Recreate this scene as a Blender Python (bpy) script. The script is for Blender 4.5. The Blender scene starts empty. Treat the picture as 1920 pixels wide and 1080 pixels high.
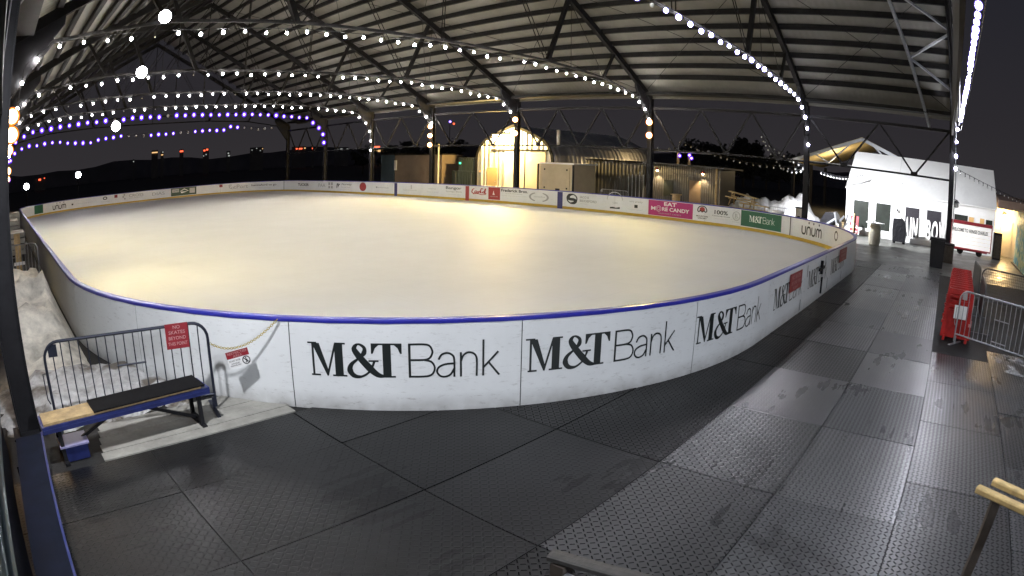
import bpy, bmesh, math, random
from mathutils import Vector, Matrix
R = math.radians
rnd = random.Random(7)
scene = bpy.context.scene
col = scene.collection

# ------------------------------------------------------------------ materials
MATS = {}
def mat(name, c=(.5, .5, .5), rough=.6, metal=0., var=.12, vscale=4., bump=0., bscale=30., emit=None, estr=0., spec=.5, rvar=0.):
    m = bpy.data.materials.new(name); m.use_nodes = True
    nt = m.node_tree; b = nt.nodes['Principled BSDF']
    b.inputs['Roughness'].default_value = rough
    b.inputs['Metallic'].default_value = metal
    b.inputs['Specular IOR Level'].default_value = spec
    tc = nt.nodes.new('ShaderNodeTexCoord')
    if var > 0 or rvar > 0:
        n = nt.nodes.new('ShaderNodeTexNoise'); n.inputs['Scale'].default_value = vscale
        n.inputs['Detail'].default_value = 6; n.inputs['Roughness'].default_value = .65
        nt.links.new(tc.outputs['Object'], n.inputs['Vector'])
        r = nt.nodes.new('ShaderNodeMapRange'); r.inputs['From Min'].default_value = .3; r.inputs['From Max'].default_value = .7
        r.inputs['To Min'].default_value = 1 - var; r.inputs['To Max'].default_value = 1 + var
        nt.links.new(n.outputs['Fac'], r.inputs['Value'])
        mx = nt.nodes.new('ShaderNodeMix'); mx.data_type = 'RGBA'; mx.blend_type = 'MULTIPLY'; mx.inputs[0].default_value = 1
        mx.inputs[6].default_value = (*c, 1); nt.links.new(r.outputs[0], mx.inputs[7])
        nt.links.new(mx.outputs[2], b.inputs['Base Color'])
        if rvar > 0:
            r2 = nt.nodes.new('ShaderNodeMapRange'); r2.inputs['From Min'].default_value = .3; r2.inputs['From Max'].default_value = .7
            r2.inputs['To Min'].default_value = max(.05, rough - rvar); r2.inputs['To Max'].default_value = min(1, rough + rvar)
            nt.links.new(n.outputs['Fac'], r2.inputs['Value']); nt.links.new(r2.outputs[0], b.inputs['Roughness'])
    else:
        b.inputs['Base Color'].default_value = (*c, 1)
    if bump > 0:
        n2 = nt.nodes.new('ShaderNodeTexNoise'); n2.inputs['Scale'].default_value = bscale; n2.inputs['Detail'].default_value = 5
        nt.links.new(tc.outputs['Object'], n2.inputs['Vector'])
        bp = nt.nodes.new('ShaderNodeBump'); bp.inputs['Strength'].default_value = 1; bp.inputs['Distance'].default_value = bump
        nt.links.new(n2.outputs['Fac'], bp.inputs['Height']); nt.links.new(bp.outputs[0], b.inputs['Normal'])
    if emit:
        b.inputs['Emission Color'].default_value = (*emit, 1); b.inputs['Emission Strength'].default_value = estr
    MATS[name] = m
    return m

def ribbed(name, c, axis='X', pitch=.2, depth=.02, rough=.5, metal=.3, var=.15):
    """sheet metal with a wave profile: Object-space sine bump"""
    m = mat(name, c, rough, metal, var, 1.5)
    nt = m.node_tree; b = nt.nodes['Principled BSDF']
    tc = nt.nodes.new('ShaderNodeTexCoord'); w = nt.nodes.new('ShaderNodeTexWave')
    w.wave_type = 'BANDS'; w.bands_direction = axis; w.inputs['Scale'].default_value = 2 * math.pi / pitch / 20
    w.inputs['Distortion'].default_value = 0
    bp = nt.nodes.new('ShaderNodeBump'); bp.inputs['Distance'].default_value = depth
    nt.links.new(tc.outputs['Object'], w.inputs['Vector']); nt.links.new(w.outputs['Fac'], bp.inputs['Height'])
    nt.links.new(bp.outputs[0], b.inputs['Normal'])
    return m

def bulbmat(name, core, rim, s, e0=.3, e1=.5):
    """glowing core; the rim colour paints in the glare fringe around a lamp (already in radiance)"""
    m = bpy.data.materials.new(name); m.use_nodes = True; nt = m.node_tree
    nt.nodes.clear()
    o = nt.nodes.new('ShaderNodeOutputMaterial'); e = nt.nodes.new('ShaderNodeEmission')
    lw = nt.nodes.new('ShaderNodeLayerWeight'); lw.inputs['Blend'].default_value = .5
    rm = nt.nodes.new('ShaderNodeMapRange'); rm.inputs['From Min'].default_value = e0; rm.inputs['From Max'].default_value = e1
    nt.links.new(lw.outputs['Facing'], rm.inputs['Value'])
    mx = nt.nodes.new('ShaderNodeMix'); mx.data_type = 'RGBA'
    mx.inputs[6].default_value = (*[c * s for c in core], 1); mx.inputs[7].default_value = (*rim, 1)
    nt.links.new(rm.outputs[0], mx.inputs[0]); nt.links.new(mx.outputs[2], e.inputs['Color'])
    e.inputs['Strength'].default_value = 1; nt.links.new(e.outputs[0], o.inputs['Surface'])
    MATS[name] = m
    return m

steel = mat('dark_steel', (.010, .0095, .010), .8, 0, .3, 3, spec=.12)
steel2 = mat('painted_steel', (.012, .012, .014), .65, 0, .3, 3, spec=.15)
galv = mat('galvanised', (.3, .31, .33), .42, .7, .2, 12)
darkgalv = mat('dull_galvanised', (.06, .063, .07), .5, .5, .2, 12)
white = mat('white_plastic', (.66, .68, .69), .38, 0, .05, 1.2, rvar=.08)
def scuffs(m):
    nt = m.node_tree; b = nt.nodes['Principled BSDF']; L = nt.links.new; tc = nt.nodes.new('ShaderNodeTexCoord')
    src = b.inputs['Base Color'].links[0].from_socket
    mp = nt.nodes.new('ShaderNodeMapping'); mp.inputs['Scale'].default_value = (2.2, 2.2, 9); mp.inputs['Rotation'].default_value = (.25, .2, 0); L(tc.outputs['Object'], mp.inputs[0])
    n = nt.nodes.new('ShaderNodeTexNoise'); n.inputs['Scale'].default_value = 3; n.inputs['Detail'].default_value = 9; n.inputs['Roughness'].default_value = .75; L(mp.outputs[0], n.inputs['Vector'])
    r = nt.nodes.new('ShaderNodeMapRange'); r.inputs['From Min'].default_value = .56; r.inputs['From Max'].default_value = .72; r.inputs['To Max'].default_value = .6; L(n.outputs['Fac'], r.inputs['Value'])
    sp = nt.nodes.new('ShaderNodeSeparateXYZ'); L(tc.outputs['Object'], sp.inputs[0])
    z = nt.nodes.new('ShaderNodeMapRange'); z.inputs['From Min'].default_value = .22; z.inputs['From Max'].default_value = .0; z.inputs['To Max'].default_value = 1.1; L(sp.outputs[2], z.inputs['Value'])
    n2 = nt.nodes.new('ShaderNodeTexNoise'); n2.inputs['Scale'].default_value = 5; n2.inputs['Detail'].default_value = 8; L(tc.outputs['Object'], n2.inputs['Vector'])
    mu = nt.nodes.new('ShaderNodeMath'); mu.operation = 'MULTIPLY'; L(z.outputs[0], mu.inputs[0]); L(n2.outputs['Fac'], mu.inputs[1])
    ad = nt.nodes.new('ShaderNodeMath'); ad.operation = 'ADD'; ad.use_clamp = True; L(r.outputs[0], ad.inputs[0]); L(mu.outputs[0], ad.inputs[1])
    mx = nt.nodes.new('ShaderNodeMix'); mx.data_type = 'RGBA'; mx.inputs[7].default_value = (.22, .21, .20, 1); L(ad.outputs[0], mx.inputs[0]); L(src, mx.inputs[6]); L(mx.outputs[2], b.inputs['Base Color'])
scuffs(white)
blue = mat('blue_plastic', (.022, .024, .27), .35, 0, .15, 6)
bluesteel = mat('blue_steel', (.02, .03, .14), .45, .2, .3, 6)
navy = mat('navy_paint', (.004, .006, .015), .8, 0, .3, 5, spec=.12)
yellow = mat('yellow_kick_plate', (.44, .29, .022), .45, 0, .12, 3)
black = mat('black_ink', (.008, .012, .012), .5, 0, 0)
blackp = mat('black_plastic', (.012, .012, .014), .6, 0, .2, 5, spec=.25)
blackbag = mat('black_vinyl_cover', (.006, .006, .008), .4, 0, .3, 6, bump=.03, bscale=7, spec=.3)
grey_ink = mat('grey_ink', (.30, .31, .31), .5, 0, 0)
light_ink = mat('pale_grey_ink', (.42, .43, .42), .5, 0, 0)
white_ink = mat('white_ink', (.75, .75, .72), .5, 0, 0)
red_ink = mat('red_ink', (.32, .02, .02), .5, 0, 0)
green = mat('green_banner', (.008, .085, .04), .4, 0, .06, 3)
dgreen = mat('dark_green_banner', (.02, .055, .035), .4, 0, .06, 3)
magenta = mat('magenta_banner', (.36, .012, .14), .4, 0, .06, 3)
redb = mat('red_banner', (.30, .03, .03), .4, 0, .06, 3)
maroon = mat('maroon_sign', (.22, .012, .02), .4, 0, .15, 9)
redpl = mat('red_plastic', (.27, .010, .008), .45, 0, .35, 5, spec=.3)
navyb = mat('navy_stripe', (.02, .02, .12), .4, 0, .05, 3)
vinyl = mat('white_vinyl', (.66, .66, .65), .5, 0, .05, .7, bump=.03, bscale=1.2)
glassd = mat('clear_vinyl_window', (.022, .026, .022), .25, 0, .25, 2, spec=.4)
blind = mat('slatted_window', (.022, .02, .026), .4, 0, .3, 9)
tan = mat('tan_wall', (.15, .11, .075), .7, 0, .2, .8)
contd = ribbed('dark_container', (.03, .028, .026), 'Y', .28, .03)
contg = ribbed('green_container', (.03, .04, .032), 'Y', .28, .03)
corr = ribbed('dark_corrugated', (.07, .068, .065), 'Y', .16, .03, .4, .5)
bluecorr = ribbed('blue_grey_corrugated', (.06, .085, .10), 'X', .076, .02, .4, .5)
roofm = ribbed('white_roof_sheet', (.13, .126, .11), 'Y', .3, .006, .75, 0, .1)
hut = ribbed('quonset_steel', (.52, .5, .46), 'Y', .5, .12, .38, .6)
hutside = ribbed('quonset_side_steel', (.44, .43, .41), 'X', .62, .12, .35, .7)
wood = mat('weathered_timber', (.38, .27, .13), .65, 0, .35, 9, bump=.004, bscale=40)
woodp = mat('pale_timber', (.55, .40, .17), .55, 0, .3, 8, bump=.004, bscale=40)
woodd = mat('dark_timber', (.05, .04, .032), .7, 0, .4, 8)
plank = mat('grey_planking', (.27, .265, .24), .7, 0, .3, 2.5, bump=.006, bscale=20)
snowm = mat('snow', (.58, .58, .58), .8, 0, .3, 3, bump=.09, bscale=9)
dirtsnow = mat('dirty_snow', (.62, .58, .50), .85, 0, .4, 3, bump=.05, bscale=8)
asphalt = mat('wet_asphalt', (.022, .022, .022), .75, 0, .5, .6, bump=.006, bscale=60, spec=.2)
concrete = mat('wet_concrete', (.10, .10, .09), .4, 0, .35, .8, bump=.004, bscale=40, rvar=.18)
paper = mat('white_paper', (.7, .7, .7), .6, 0, .06, 20)
barrelm = mat('beige_barrel', (.42, .40, .33), .5, 0, .2, 5)
treem = mat('night_foliage', (.03, .035, .03), .9, 0, .3, 2)
bldm = mat('far_building', (.2, .2, .2), .9, 0, .2, .1)
bulbW = bulbmat('white_bulb', (1, .95, .90), (.5, .35, 1.1), 640, .3, .55)
bulbN = bulbmat('near_white_bulb', (.93, .92, 1), (.5, .38, 1.7), 150, .12, .34)
bulbP = bulbmat('violet_bulb', (1, .6, 1), (.17, .05, 1.4), 5, .03, .16)
bulbO = bulbmat('warm_bulb', (1, .66, .30), (1.3, .36, .05), 40, .15, .42)
bulbD = mat('unlit_bulb', (.5, .5, .5), .2, 0, 0, spec=.8)
floodM = bulbmat('flood_lens', (.95, .97, 1), (60, 60, 65), 60)
lampW = bulbmat('warm_lamp_lens', (1, .72, .36), (30, 18, 7), 60)
redl = bulbmat('red_light', (1, .12, .05), (2, .2, .06), 2.5)
amberl = bulbmat('amber_light', (1, .6, .25), (1, .5, .2), 1.2)
greenl = bulbmat('green_light', (.1, 1, .45), (.1, 1.6, .8), 2.5)

def ice_material():
    m = mat('ice', (.71, .715, .70), .62, 0, .035, .5, bump=.002, bscale=25, spec=.25)
    nt = m.node_tree; b = nt.nodes['Principled BSDF']; L = nt.links.new; tc = nt.nodes.new('ShaderNodeTexCoord'); src = b.inputs['Base Color'].links[0].from_socket
    for rot, sc in ((.5, (.25, 14, 1)), (-.7, (18, .3, 1)), (1.3, (.3, 22, 1))):
        mp = nt.nodes.new('ShaderNodeMapping'); mp.inputs['Rotation'].default_value = (0, 0, rot); mp.inputs['Scale'].default_value = sc; L(tc.outputs['Object'], mp.inputs[0])
        n = nt.nodes.new('ShaderNodeTexNoise'); n.inputs['Scale'].default_value = 1; n.inputs['Detail'].default_value = 5; n.inputs['Distortion'].default_value = .4; L(mp.outputs[0], n.inputs['Vector'])
        r = nt.nodes.new('ShaderNodeMapRange'); r.inputs['From Min'].default_value = .60; r.inputs['From Max'].default_value = .70; r.inputs['To Max'].default_value = .16; L(n.outputs['Fac'], r.inputs['Value'])
        mx = nt.nodes.new('ShaderNodeMix'); mx.data_type = 'RGBA'; mx.inputs[7].default_value = (.5, .52, .54, 1); L(r.outputs[0], mx.inputs[0]); L(src, mx.inputs[6]); src = mx.outputs[2]
    L(src, b.inputs['Base Color'])
    return m
icem = ice_material()

def mat_tread():
    m = bpy.data.materials.new('diamond_plate_rubber'); m.use_nodes = True
    nt = m.node_tree; b = nt.nodes['Principled BSDF']; L = nt.links.new
    tc = nt.nodes.new('ShaderNodeTexCoord'); sp = nt.nodes.new('ShaderNodeSeparateXYZ'); L(tc.outputs['Object'], sp.inputs[0])
    def M(op, a, bb=None, clamp=False):
        n = nt.nodes.new('ShaderNodeMath'); n.operation = op; n.use_clamp = clamp
        for i, v in enumerate((a, bb)):
            if v is None: continue
            if hasattr(v, 'is_linked') or not isinstance(v, (int, float)): L(v, n.inputs[i])
            else: n.inputs[i].default_value = v
        return n.outputs[0]
    u = M('DIVIDE', sp.outputs[0], .056); v = M('DIVIDE', sp.outputs[1], .056)
    par = M('MODULO', M('ADD', M('FLOOR', u), M('ADD', M('FLOOR', v), 4000)), 2)
    lu = M('SUBTRACT', M('FRACT', M('ADD', u, 4000)), .5); lv = M('SUBTRACT', M('FRACT', M('ADD', v, 4000)), .5)
    a = M('MULTIPLY', M('ADD', lu, lv), .7071); c = M('MULTIPLY', M('SUBTRACT', lu, lv), .7071)
    ipar = M('SUBTRACT', 1, par)
    along = M('ABSOLUTE', M('ADD', M('MULTIPLY', a, par), M('MULTIPLY', c, ipar)))
    across = M('ABSOLUTE', M('ADD', M('MULTIPLY', c, par), M('MULTIPLY', a, ipar)))
    h = M('MULTIPLY', M('MULTIPLY', M('SUBTRACT', .15, across), 14, True), M('MULTIPLY', M('SUBTRACT', .43, along), 12, True))
    at = nt.nodes.new('ShaderNodeAttribute'); at.attribute_name = 'tone'
    sm = nt.nodes.new('ShaderNodeAttribute'); sm.attribute_name = 'tread'
    wt = nt.nodes.new('ShaderNodeAttribute'); wt.attribute_name = 'wet'
    h = M('MULTIPLY', h, sm.outputs['Fac'])
    n1 = nt.nodes.new('ShaderNodeTexNoise'); n1.inputs['Scale'].default_value = .9; n1.inputs['Detail'].default_value = 7; L(tc.outputs['Object'], n1.inputs['Vector'])
    n2 = nt.nodes.new('ShaderNodeTexNoise'); n2.inputs['Scale'].default_value = 220; L(tc.outputs['Object'], n2.inputs['Vector'])
    mp = nt.nodes.new('ShaderNodeMapping'); mp.inputs['Scale'].default_value = (.6, 5, 1); L(tc.outputs['Object'], mp.inputs['Vector'])
    n3 = nt.nodes.new('ShaderNodeTexNoise'); n3.inputs['Scale'].default_value = 1.2; n3.inputs['Detail'].default_value = 6; L(mp.outputs[0], n3.inputs['Vector'])
    bp = nt.nodes.new('ShaderNodeBump'); bp.inputs['Distance'].default_value = .008
    hh = M('ADD', h, M('MULTIPLY', n2.outputs['Fac'], .03)); L(hh, bp.inputs['Height']); L(bp.outputs[0], b.inputs['Normal'])
    tone = M('MULTIPLY', at.outputs['Fac'], M('ADD', .4, M('MULTIPLY', n3.outputs['Fac'], 1.2)))
    tone = M('MULTIPLY', tone, M('SUBTRACT', 1, M('MULTIPLY', h, .7)))  # dashes darkened in colour, painting in the shade of their raised edges
    cm = nt.nodes.new('ShaderNodeCombineColor'); L(M('MULTIPLY', tone, .96), cm.inputs[0]); L(tone, cm.inputs[1]); L(M('MULTIPLY', tone, 1.06), cm.inputs[2])
    L(cm.outputs[0], b.inputs['Base Color'])
    rg = nt.nodes.new('ShaderNodeMapRange'); rg.inputs['From Min'].default_value = .3; rg.inputs['From Max'].default_value = .68
    rg.inputs['To Min'].default_value = .42; rg.inputs['To Max'].default_value = .54
    L(M('ADD', M('MULTIPLY', n1.outputs['Fac'], .6), M('MULTIPLY', n3.outputs['Fac'], .4)), rg.inputs['Value']); L(rg.outputs[0], b.inputs['Roughness'])
    L(M('MULTIPLY', M('SUBTRACT', 1, M('MULTIPLY', h, .92)), .25), b.inputs['Specular IOR Level'])
    L(M('MULTIPLY', M('SUBTRACT', 1, M('MULTIPLY', h, .95)), wt.outputs['Fac']), b.inputs['Coat Weight']); L(M('MULTIPLY', rg.outputs[0], .6), b.inputs['Coat Roughness']); b.inputs['Coat IOR'].default_value = 1.85; L(bp.outputs[0], b.inputs['Coat Normal'])
    return m
treadm = mat_tread()

# ------------------------------------------------------------------ mesh helper
def woff(o):
    v = Vector((0, 0, 0))
    while o is not None:
        v = v + o.location; o = o.parent
    return v

class MB:
    def __init__(s): s.v = []; s.f = []
    def add(s, vs, fs):
        k = len(s.v); s.v += [Vector(p) for p in vs]; s.f += [[i + k for i in f] for f in fs]; return s
    def hexa(s, p):
        return s.add(p, [(0, 3, 2, 1), (4, 5, 6, 7), (0, 1, 5, 4), (1, 2, 6, 5), (2, 3, 7, 6), (3, 0, 4, 7)])
    def box(s, x0, x1, y0, y1, z0, z1):
        return s.hexa([(x0, y0, z0), (x1, y0, z0), (x1, y1, z0), (x0, y1, z0), (x0, y0, z1), (x1, y0, z1), (x1, y1, z1), (x0, y1, z1)])
    def bar(s, p, q, w, h=None, up=(0, 0, 1)):
        p = Vector(p); q = Vector(q); h = h or w; d = (q - p).normalized(); up = Vector(up)
        if abs(d.dot(up)) > .98: up = Vector((1, 0, 0))
        a = d.cross(up).normalized() * (w / 2); b = a.cross(d).normalized() * (h / 2)
        return s.hexa([p - a - b, p + a - b, q + a - b, q - a - b, p - a + b, p + a + b, q + a + b, q - a + b])
    def tube(s, pts, r, n=8):
        pts = [Vector(p) for p in pts]; k = len(s.v); N = len(pts)
        prev = None
        for i, p in enumerate(pts):
            d = (pts[min(i + 1, N - 1)] - pts[max(i - 1, 0)]).normalized()
            if prev is None:
                u = Vector((0, 0, 1)) if abs(d.z) < .9 else Vector((1, 0, 0))
                a = d.cross(u).normalized()
            else:
                a = (prev - d * prev.dot(d)).normalized()
            prev = a; b = d.cross(a); rr = r[i] if isinstance(r, (list, tuple)) else r
            for j in range(n):
                t = 2 * math.pi * j / n; s.v.append(p + (a * math.cos(t) + b * math.sin(t)) * rr)
        for i in range(N - 1):
            for j in range(n):
                s.f.append([k + i * n + j, k + i * n + (j + 1) % n, k + (i + 1) * n + (j + 1) % n, k + (i + 1) * n + j])
        s.f.append([k + j for j in range(n)][::-1]); s.f.append([k + (N - 1) * n + j for j in range(n)])
        return s
    def lathe(s, prof, c=(0, 0, 0), n=20):
        k = len(s.v); c = Vector(c)
        for r_, z in prof:
            for j in range(n):
                t = 2 * math.pi * j / n; s.v.append(c + Vector((r_ * math.cos(t), r_ * math.sin(t), z)))
        for i in range(len(prof) - 1):
            for j in range(n):
                s.f.append([k + i * n + j, k + i * n + (j + 1) % n, k + (i + 1) * n + (j + 1) % n, k + (i + 1) * n + j])
        s.f.append([k + j for j in range(n)][::-1]); s.f.append([k + (len(prof) - 1) * n + j for j in range(n)])
        return s
    def ball(s, c, r, n=10, m=6, sz=1.):
        prof = [(max(1e-4, r * math.sin(math.pi * i / m)), -r * sz * math.cos(math.pi * i / m)) for i in range(m + 1)]
        return s.lathe(prof, c, n)
    def prism(s, poly, ax, d0, d1):
        """polygon in two axes extruded along the third (ax 0,1,2)"""
        def P(a, b, d):
            return (d, a, b) if ax == 0 else ((a, d, b) if ax == 1 else (a, b, d))
        n = len(poly); vs = [P(a, b, d0) for a, b in poly] + [P(a, b, d1) for a, b in poly]
        fs = [list(range(n))[::-1], list(range(n, 2 * n))] + [[i, (i + 1) % n, n + (i + 1) % n, n + i] for i in range(n)]
        return s.add(vs, fs)
    def build(s, name, m, parent=None, smooth=False, rot=None):
        off = woff(parent) if parent else Vector((0, 0, 0))
        me = bpy.data.meshes.new(name)
        me.from_pydata([tuple(p - off) for p in s.v], [], s.f); me.update()
        bm = bmesh.new(); bm.from_mesh(me); bmesh.ops.recalc_face_normals(bm, faces=bm.faces); bm.to_mesh(me); bm.free()
        me.materials.append(MATS[m] if isinstance(m, str) else m)
        if smooth:
            for p in me.polygons: p.use_smooth = True
        o = bpy.data.objects.new(name, me); col.objects.link(o)
        if parent: o.parent = parent
        return o

def tag(o, label=None, cat=None, group=None, kind=None):
    if label: o['label'] = label
    if cat: o['category'] = cat
    if group: o['group'] = group
    if kind: o['kind'] = kind
    return o
def thing(name, label, cat, loc=(0, 0, 0), rz=0, group=None):
    o = bpy.data.objects.new(name, None); col.objects.link(o); o.empty_display_size = .2
    o.location = loc; o.rotation_euler = (0, 0, rz)
    return tag(o, label, cat, group)
def copy_tree(o, parent=None):
    c = o.copy(); col.objects.link(c)
    if parent: c.parent = parent
    for ch in list(o.children): copy_tree(ch, c)
    return c

# ------------------------------------------------------------------ rink outline (rounded rectangle)
X0, X1, Y0, Y1, RR = 1.3, 28.5, 3.15, 58.3, 8.5
LS = [X1 - X0 - 2 * RR, math.pi / 2 * RR, Y1 - Y0 - 2 * RR, math.pi / 2 * RR] * 2
CUM = [0]
for l in LS: CUM.append(CUM[-1] + l)
TOT = CUM[-1]
def rp(s):
    """point on the outline, outward normal"""
    s = s % TOT; i = 0
    while CUM[i + 1] <= s: i += 1
    t = s - CUM[i]
    if i == 0: return Vector((X0 + RR + t, Y0, 0)), Vector((0, -1, 0))
    if i == 2: return Vector((X1, Y0 + RR + t, 0)), Vector((1, 0, 0))
    if i == 4: return Vector((X1 - RR - t, Y1, 0)), Vector((0, 1, 0))
    if i == 6: return Vector((X0, Y1 - RR - t, 0)), Vector((-1, 0, 0))
    cx, cy, a0 = {1: (X1 - RR, Y0 + RR, -90), 3: (X1 - RR, Y1 - RR, 0), 5: (X0 + RR, Y1 - RR, 90), 7: (X0 + RR, Y0 + RR, 180)}[i]
    a = R(a0) + t / RR; n = Vector((math.cos(a), math.sin(a), 0))
    return Vector((cx, cy, 0)) + n * RR, n
def rs(s, d, z):
    p, n = rp(s); return p + n * d + Vector((0, 0, z))

# ------------------------------------------------------------------ lettering
def text_shape(body, size=1., shear=0., bold=0., width=1., align='LEFT'):
    cu = bpy.data.curves.new('t', 'FONT'); cu.body = body; cu.size = size; cu.shear = shear; cu.offset = bold; cu.align_x = align
    cu.resolution_u = 4
    o = bpy.data.objects.new('t', cu); col.objects.link(o)
    dg = bpy.context.evaluated_depsgraph_get(); me = o.evaluated_get(dg).to_mesh()
    vs = [(v.co.x * width, v.co.y) for v in me.vertices]; fs = [list(p.vertices) for p in me.polygons]
    o.evaluated_get(dg).to_mesh_clear()
    bpy.data.objects.remove(o); bpy.data.curves.remove(cu)
    return vs, fs
def fit_text(body, w=None, h=1., shear=0., bold=0., align='LEFT'):
    vs, fs = text_shape(body, 1., shear, bold)
    x0 = min(v[0] for v in vs); x1 = max(v[0] for v in vs); y0 = min(v[1] for v in vs); y1 = max(v[1] for v in vs)
    sy = h / (y1 - y0); sx = w / (x1 - x0) if w else sy
    return [((a - x0) * sx, (b - y0) * sy) for a, b in vs], fs
def ribbon(pts, w, n=None):
    """stroke of width w (number or one per point) along smooth points"""
    P = []
    if n:
        N = len(pts)
        W = w if isinstance(w, (list, tuple)) else [w] * N
        out = []; ow = []
        for i in range(N - 1):
            p0 = pts[max(i - 1, 0)]; p1 = pts[i]; p2 = pts[i + 1]; p3 = pts[min(i + 2, N - 1)]
            for k in range(n):
                t = k / n
                q = [.5 * ((2 * p1[j]) + (-p0[j] + p2[j]) * t + (2 * p0[j] - 5 * p1[j] + 4 * p2[j] - p3[j]) * t * t + (-p0[j] + 3 * p1[j] - 3 * p2[j] + p3[j]) * t ** 3) for j in (0, 1)]
                out.append(q); ow.append(W[i] * (1 - t) + W[i + 1] * t)
        out.append(pts[-1]); ow.append(W[-1]); pts, w = out, ow
    N = len(pts); W = w if isinstance(w, (list, tuple)) else [w] * N
    vs = []; fs = []
    for i in range(N):
        a = pts[max(i - 1, 0)]; b = pts[min(i + 1, N - 1)]
        dx, dy = b[0] - a[0], b[1] - a[1]; l = math.hypot(dx, dy) or 1; nx, ny = -dy / l, dx / l
        vs += [(pts[i][0] + nx * W[i] / 2, pts[i][1] + ny * W[i] / 2), (pts[i][0] - nx * W[i] / 2, pts[i][1] - ny * W[i] / 2)]
    for i in range(N - 1): fs.append([2 * i, 2 * i + 1, 2 * i + 3, 2 * i + 2])
    return vs, fs
def poly(pts): return list(pts), [list(range(len(pts)))]
def bank_logo():
    t = .058; S = []
    S += [poly([(0, .95), (.3, .95), (.3, 1), (0, 1)]), poly([(.13, .03), (.2, .03), (.2, .95), (.13, .95)]), poly([(.14, .97), (.38, .97), (.66, .14), (.60, 0)]),
          poly([(.58, .02), (.64, 0), (.93, .95), (.87, .97)]), poly([(.87, .03), (1.13, .03), (1.13, .97), (.87, .97)]), poly([(.88, .95), (1.22, .95), (1.22, 1), (.88, 1)]),
          poly([(.08, 0), (.38, 0), (.38, .05), (.08, .05)]), poly([(.78, 0), (1.24, 0), (1.24, .05), (.78, .05)])]
    S += [ribbon([(2.42, .03), (2.2, .08), (1.95, .28), (1.62, .64), (1.5, .84), (1.62, .97), (1.8, .88), (1.8, .72), (1.62, .55), (1.4, .38), (1.34, .2), (1.46, .04), (1.7, .02), (1.95, .17), (2.08, .4), (2.1, .48)],
                 [.05, .16, .22, .2, .16, .05, .1, .15, .06, .12, .19, .14, .07, .06, .07, .09], 6), poly([(1.93, .46), (2.24, .46), (2.24, .51), (1.93, .51)])]
    S += [poly([(2.37, .03), (2.62, .03), (2.62, .97), (2.37, .97)]), poly([(2.02, .95), (2.95, .95), (2.95, 1), (2.02, 1)]), poly([(2.28, 0), (2.75, 0), (2.75, .05), (2.28, .05)]),
          poly([(2.02, .97), (2.02, .70), (2.07, .70), (2.14, .86), (2.26, .96)]), poly([(2.95, .97), (2.95, .70), (2.9, .70), (2.83, .86), (2.71, .96)])]
    S += [ribbon([(3.18, 0), (3.18, 1)], t * 1.2), ribbon([(3.18, .97), (3.6, .97), (3.78, .93), (3.86, .8), (3.86, .7), (3.78, .57), (3.6, .52), (3.18, .52)], t, 3),
          ribbon([(3.6, .52), (3.82, .47), (3.92, .34), (3.92, .2), (3.82, .07), (3.6, .03), (3.18, .03)], t, 3)]
    S += [ribbon([(4.05, .52), (4.14, .66), (4.3, .71), (4.44, .66), (4.52, .52), (4.52, 0)], t, 4), ribbon([(4.52, .4), (4.25, .38), (4.06, .3), (4.0, .17), (4.08, .05), (4.22, .01), (4.4, .07), (4.52, .25)], t, 4)]
    S += [ribbon([(4.72, 0), (4.72, .72)], t), ribbon([(4.72, .45), (4.8, .63), (4.95, .71), (5.12, .66), (5.2, .5), (5.2, 0)], t, 4)]
    S += [ribbon([(5.4, 0), (5.4, 1.06)], t), ribbon([(5.41, .25), (5.86, .7)], t), ribbon([(5.56, .4), (5.9, 0)], t)]
    return S
LOGO = bank_logo()
def dots_logo():
    """lower-case rounded u-n-u-m word with three dots"""
    S = []; t = .2
    def U(x): return [ribbon([(x, .9), (x, .35), (x + .12, .1), (x + .35, .05), (x + .58, .1), (x + .7, .35), (x + .7, .9)], t, 3)]
    def N(x): return [ribbon([(x, 0), (x, .55), (x + .12, .8), (x + .35, .85), (x + .58, .8), (x + .7, .55), (x + .7, 0)], t, 3)]
    S += U(.1) + N(1.1) + U(2.1)
    S += [ribbon([(3.1, 0), (3.1, .55), (3.2, .8), (3.38, .85), (3.56, .8), (3.66, .55), (3.66, 0)], t, 3), ribbon([(3.66, .55), (3.76, .8), (3.94, .85), (4.12, .8), (4.22, .55), (4.22, 0)], t, 3)]
    for x in (1.45, 2.45, 3.66): S.append(disc(x, 1.3, .13))
    return S
def disc(x, y, r, n=14, ry=None): return poly([(x + r * math.cos(2 * math.pi * i / n), y + (ry or r) * math.sin(2 * math.pi * i / n)) for i in range(n)])
def ring(x, y, r, w, a0=0, a1=360, n=24): return ribbon([(x + r * math.cos(R(a0 + (a1 - a0) * i / n)), y + r * math.sin(R(a0 + (a1 - a0) * i / n))) for i in range(n + 1)], w)
def rect(x0, y0, x1, y1): return poly([(x0, y0), (x1, y0), (x1, y1), (x0, y1)])

# ------------------------------------------------------------------ camera (a fish-eye security camera under the eave)
YAW, PITCH, ROLL, CH = .85907, -.2025, .0227, 2.7893
cy, sy, cp, sp = math.cos(YAW), math.sin(YAW), math.cos(PITCH), math.sin(PITCH)
F = Vector((sy * cp, cy * cp, sp)); r0 = Vector((cy, -sy, 0)); u0 = r0.cross(F)
rv = r0 * math.cos(ROLL) + u0 * math.sin(ROLL); uv = r0 * -math.sin(ROLL) + u0 * math.cos(ROLL)
cam = bpy.data.cameras.new('Camera'); camo = bpy.data.objects.new('Camera', cam); col.objects.link(camo)
Mx = Matrix((rv, uv, -F)).transposed().to_4x4(); Mx.translation = (0, 0, CH); camo.matrix_world = Mx
cam.type = 'PANO'; cam.sensor_width = 36; cam.sensor_fit = 'HORIZONTAL'; cam.clip_end = 5000; cam.clip_start = .05
cc = cam if hasattr(cam, 'panorama_type') else cam.cycles
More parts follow.
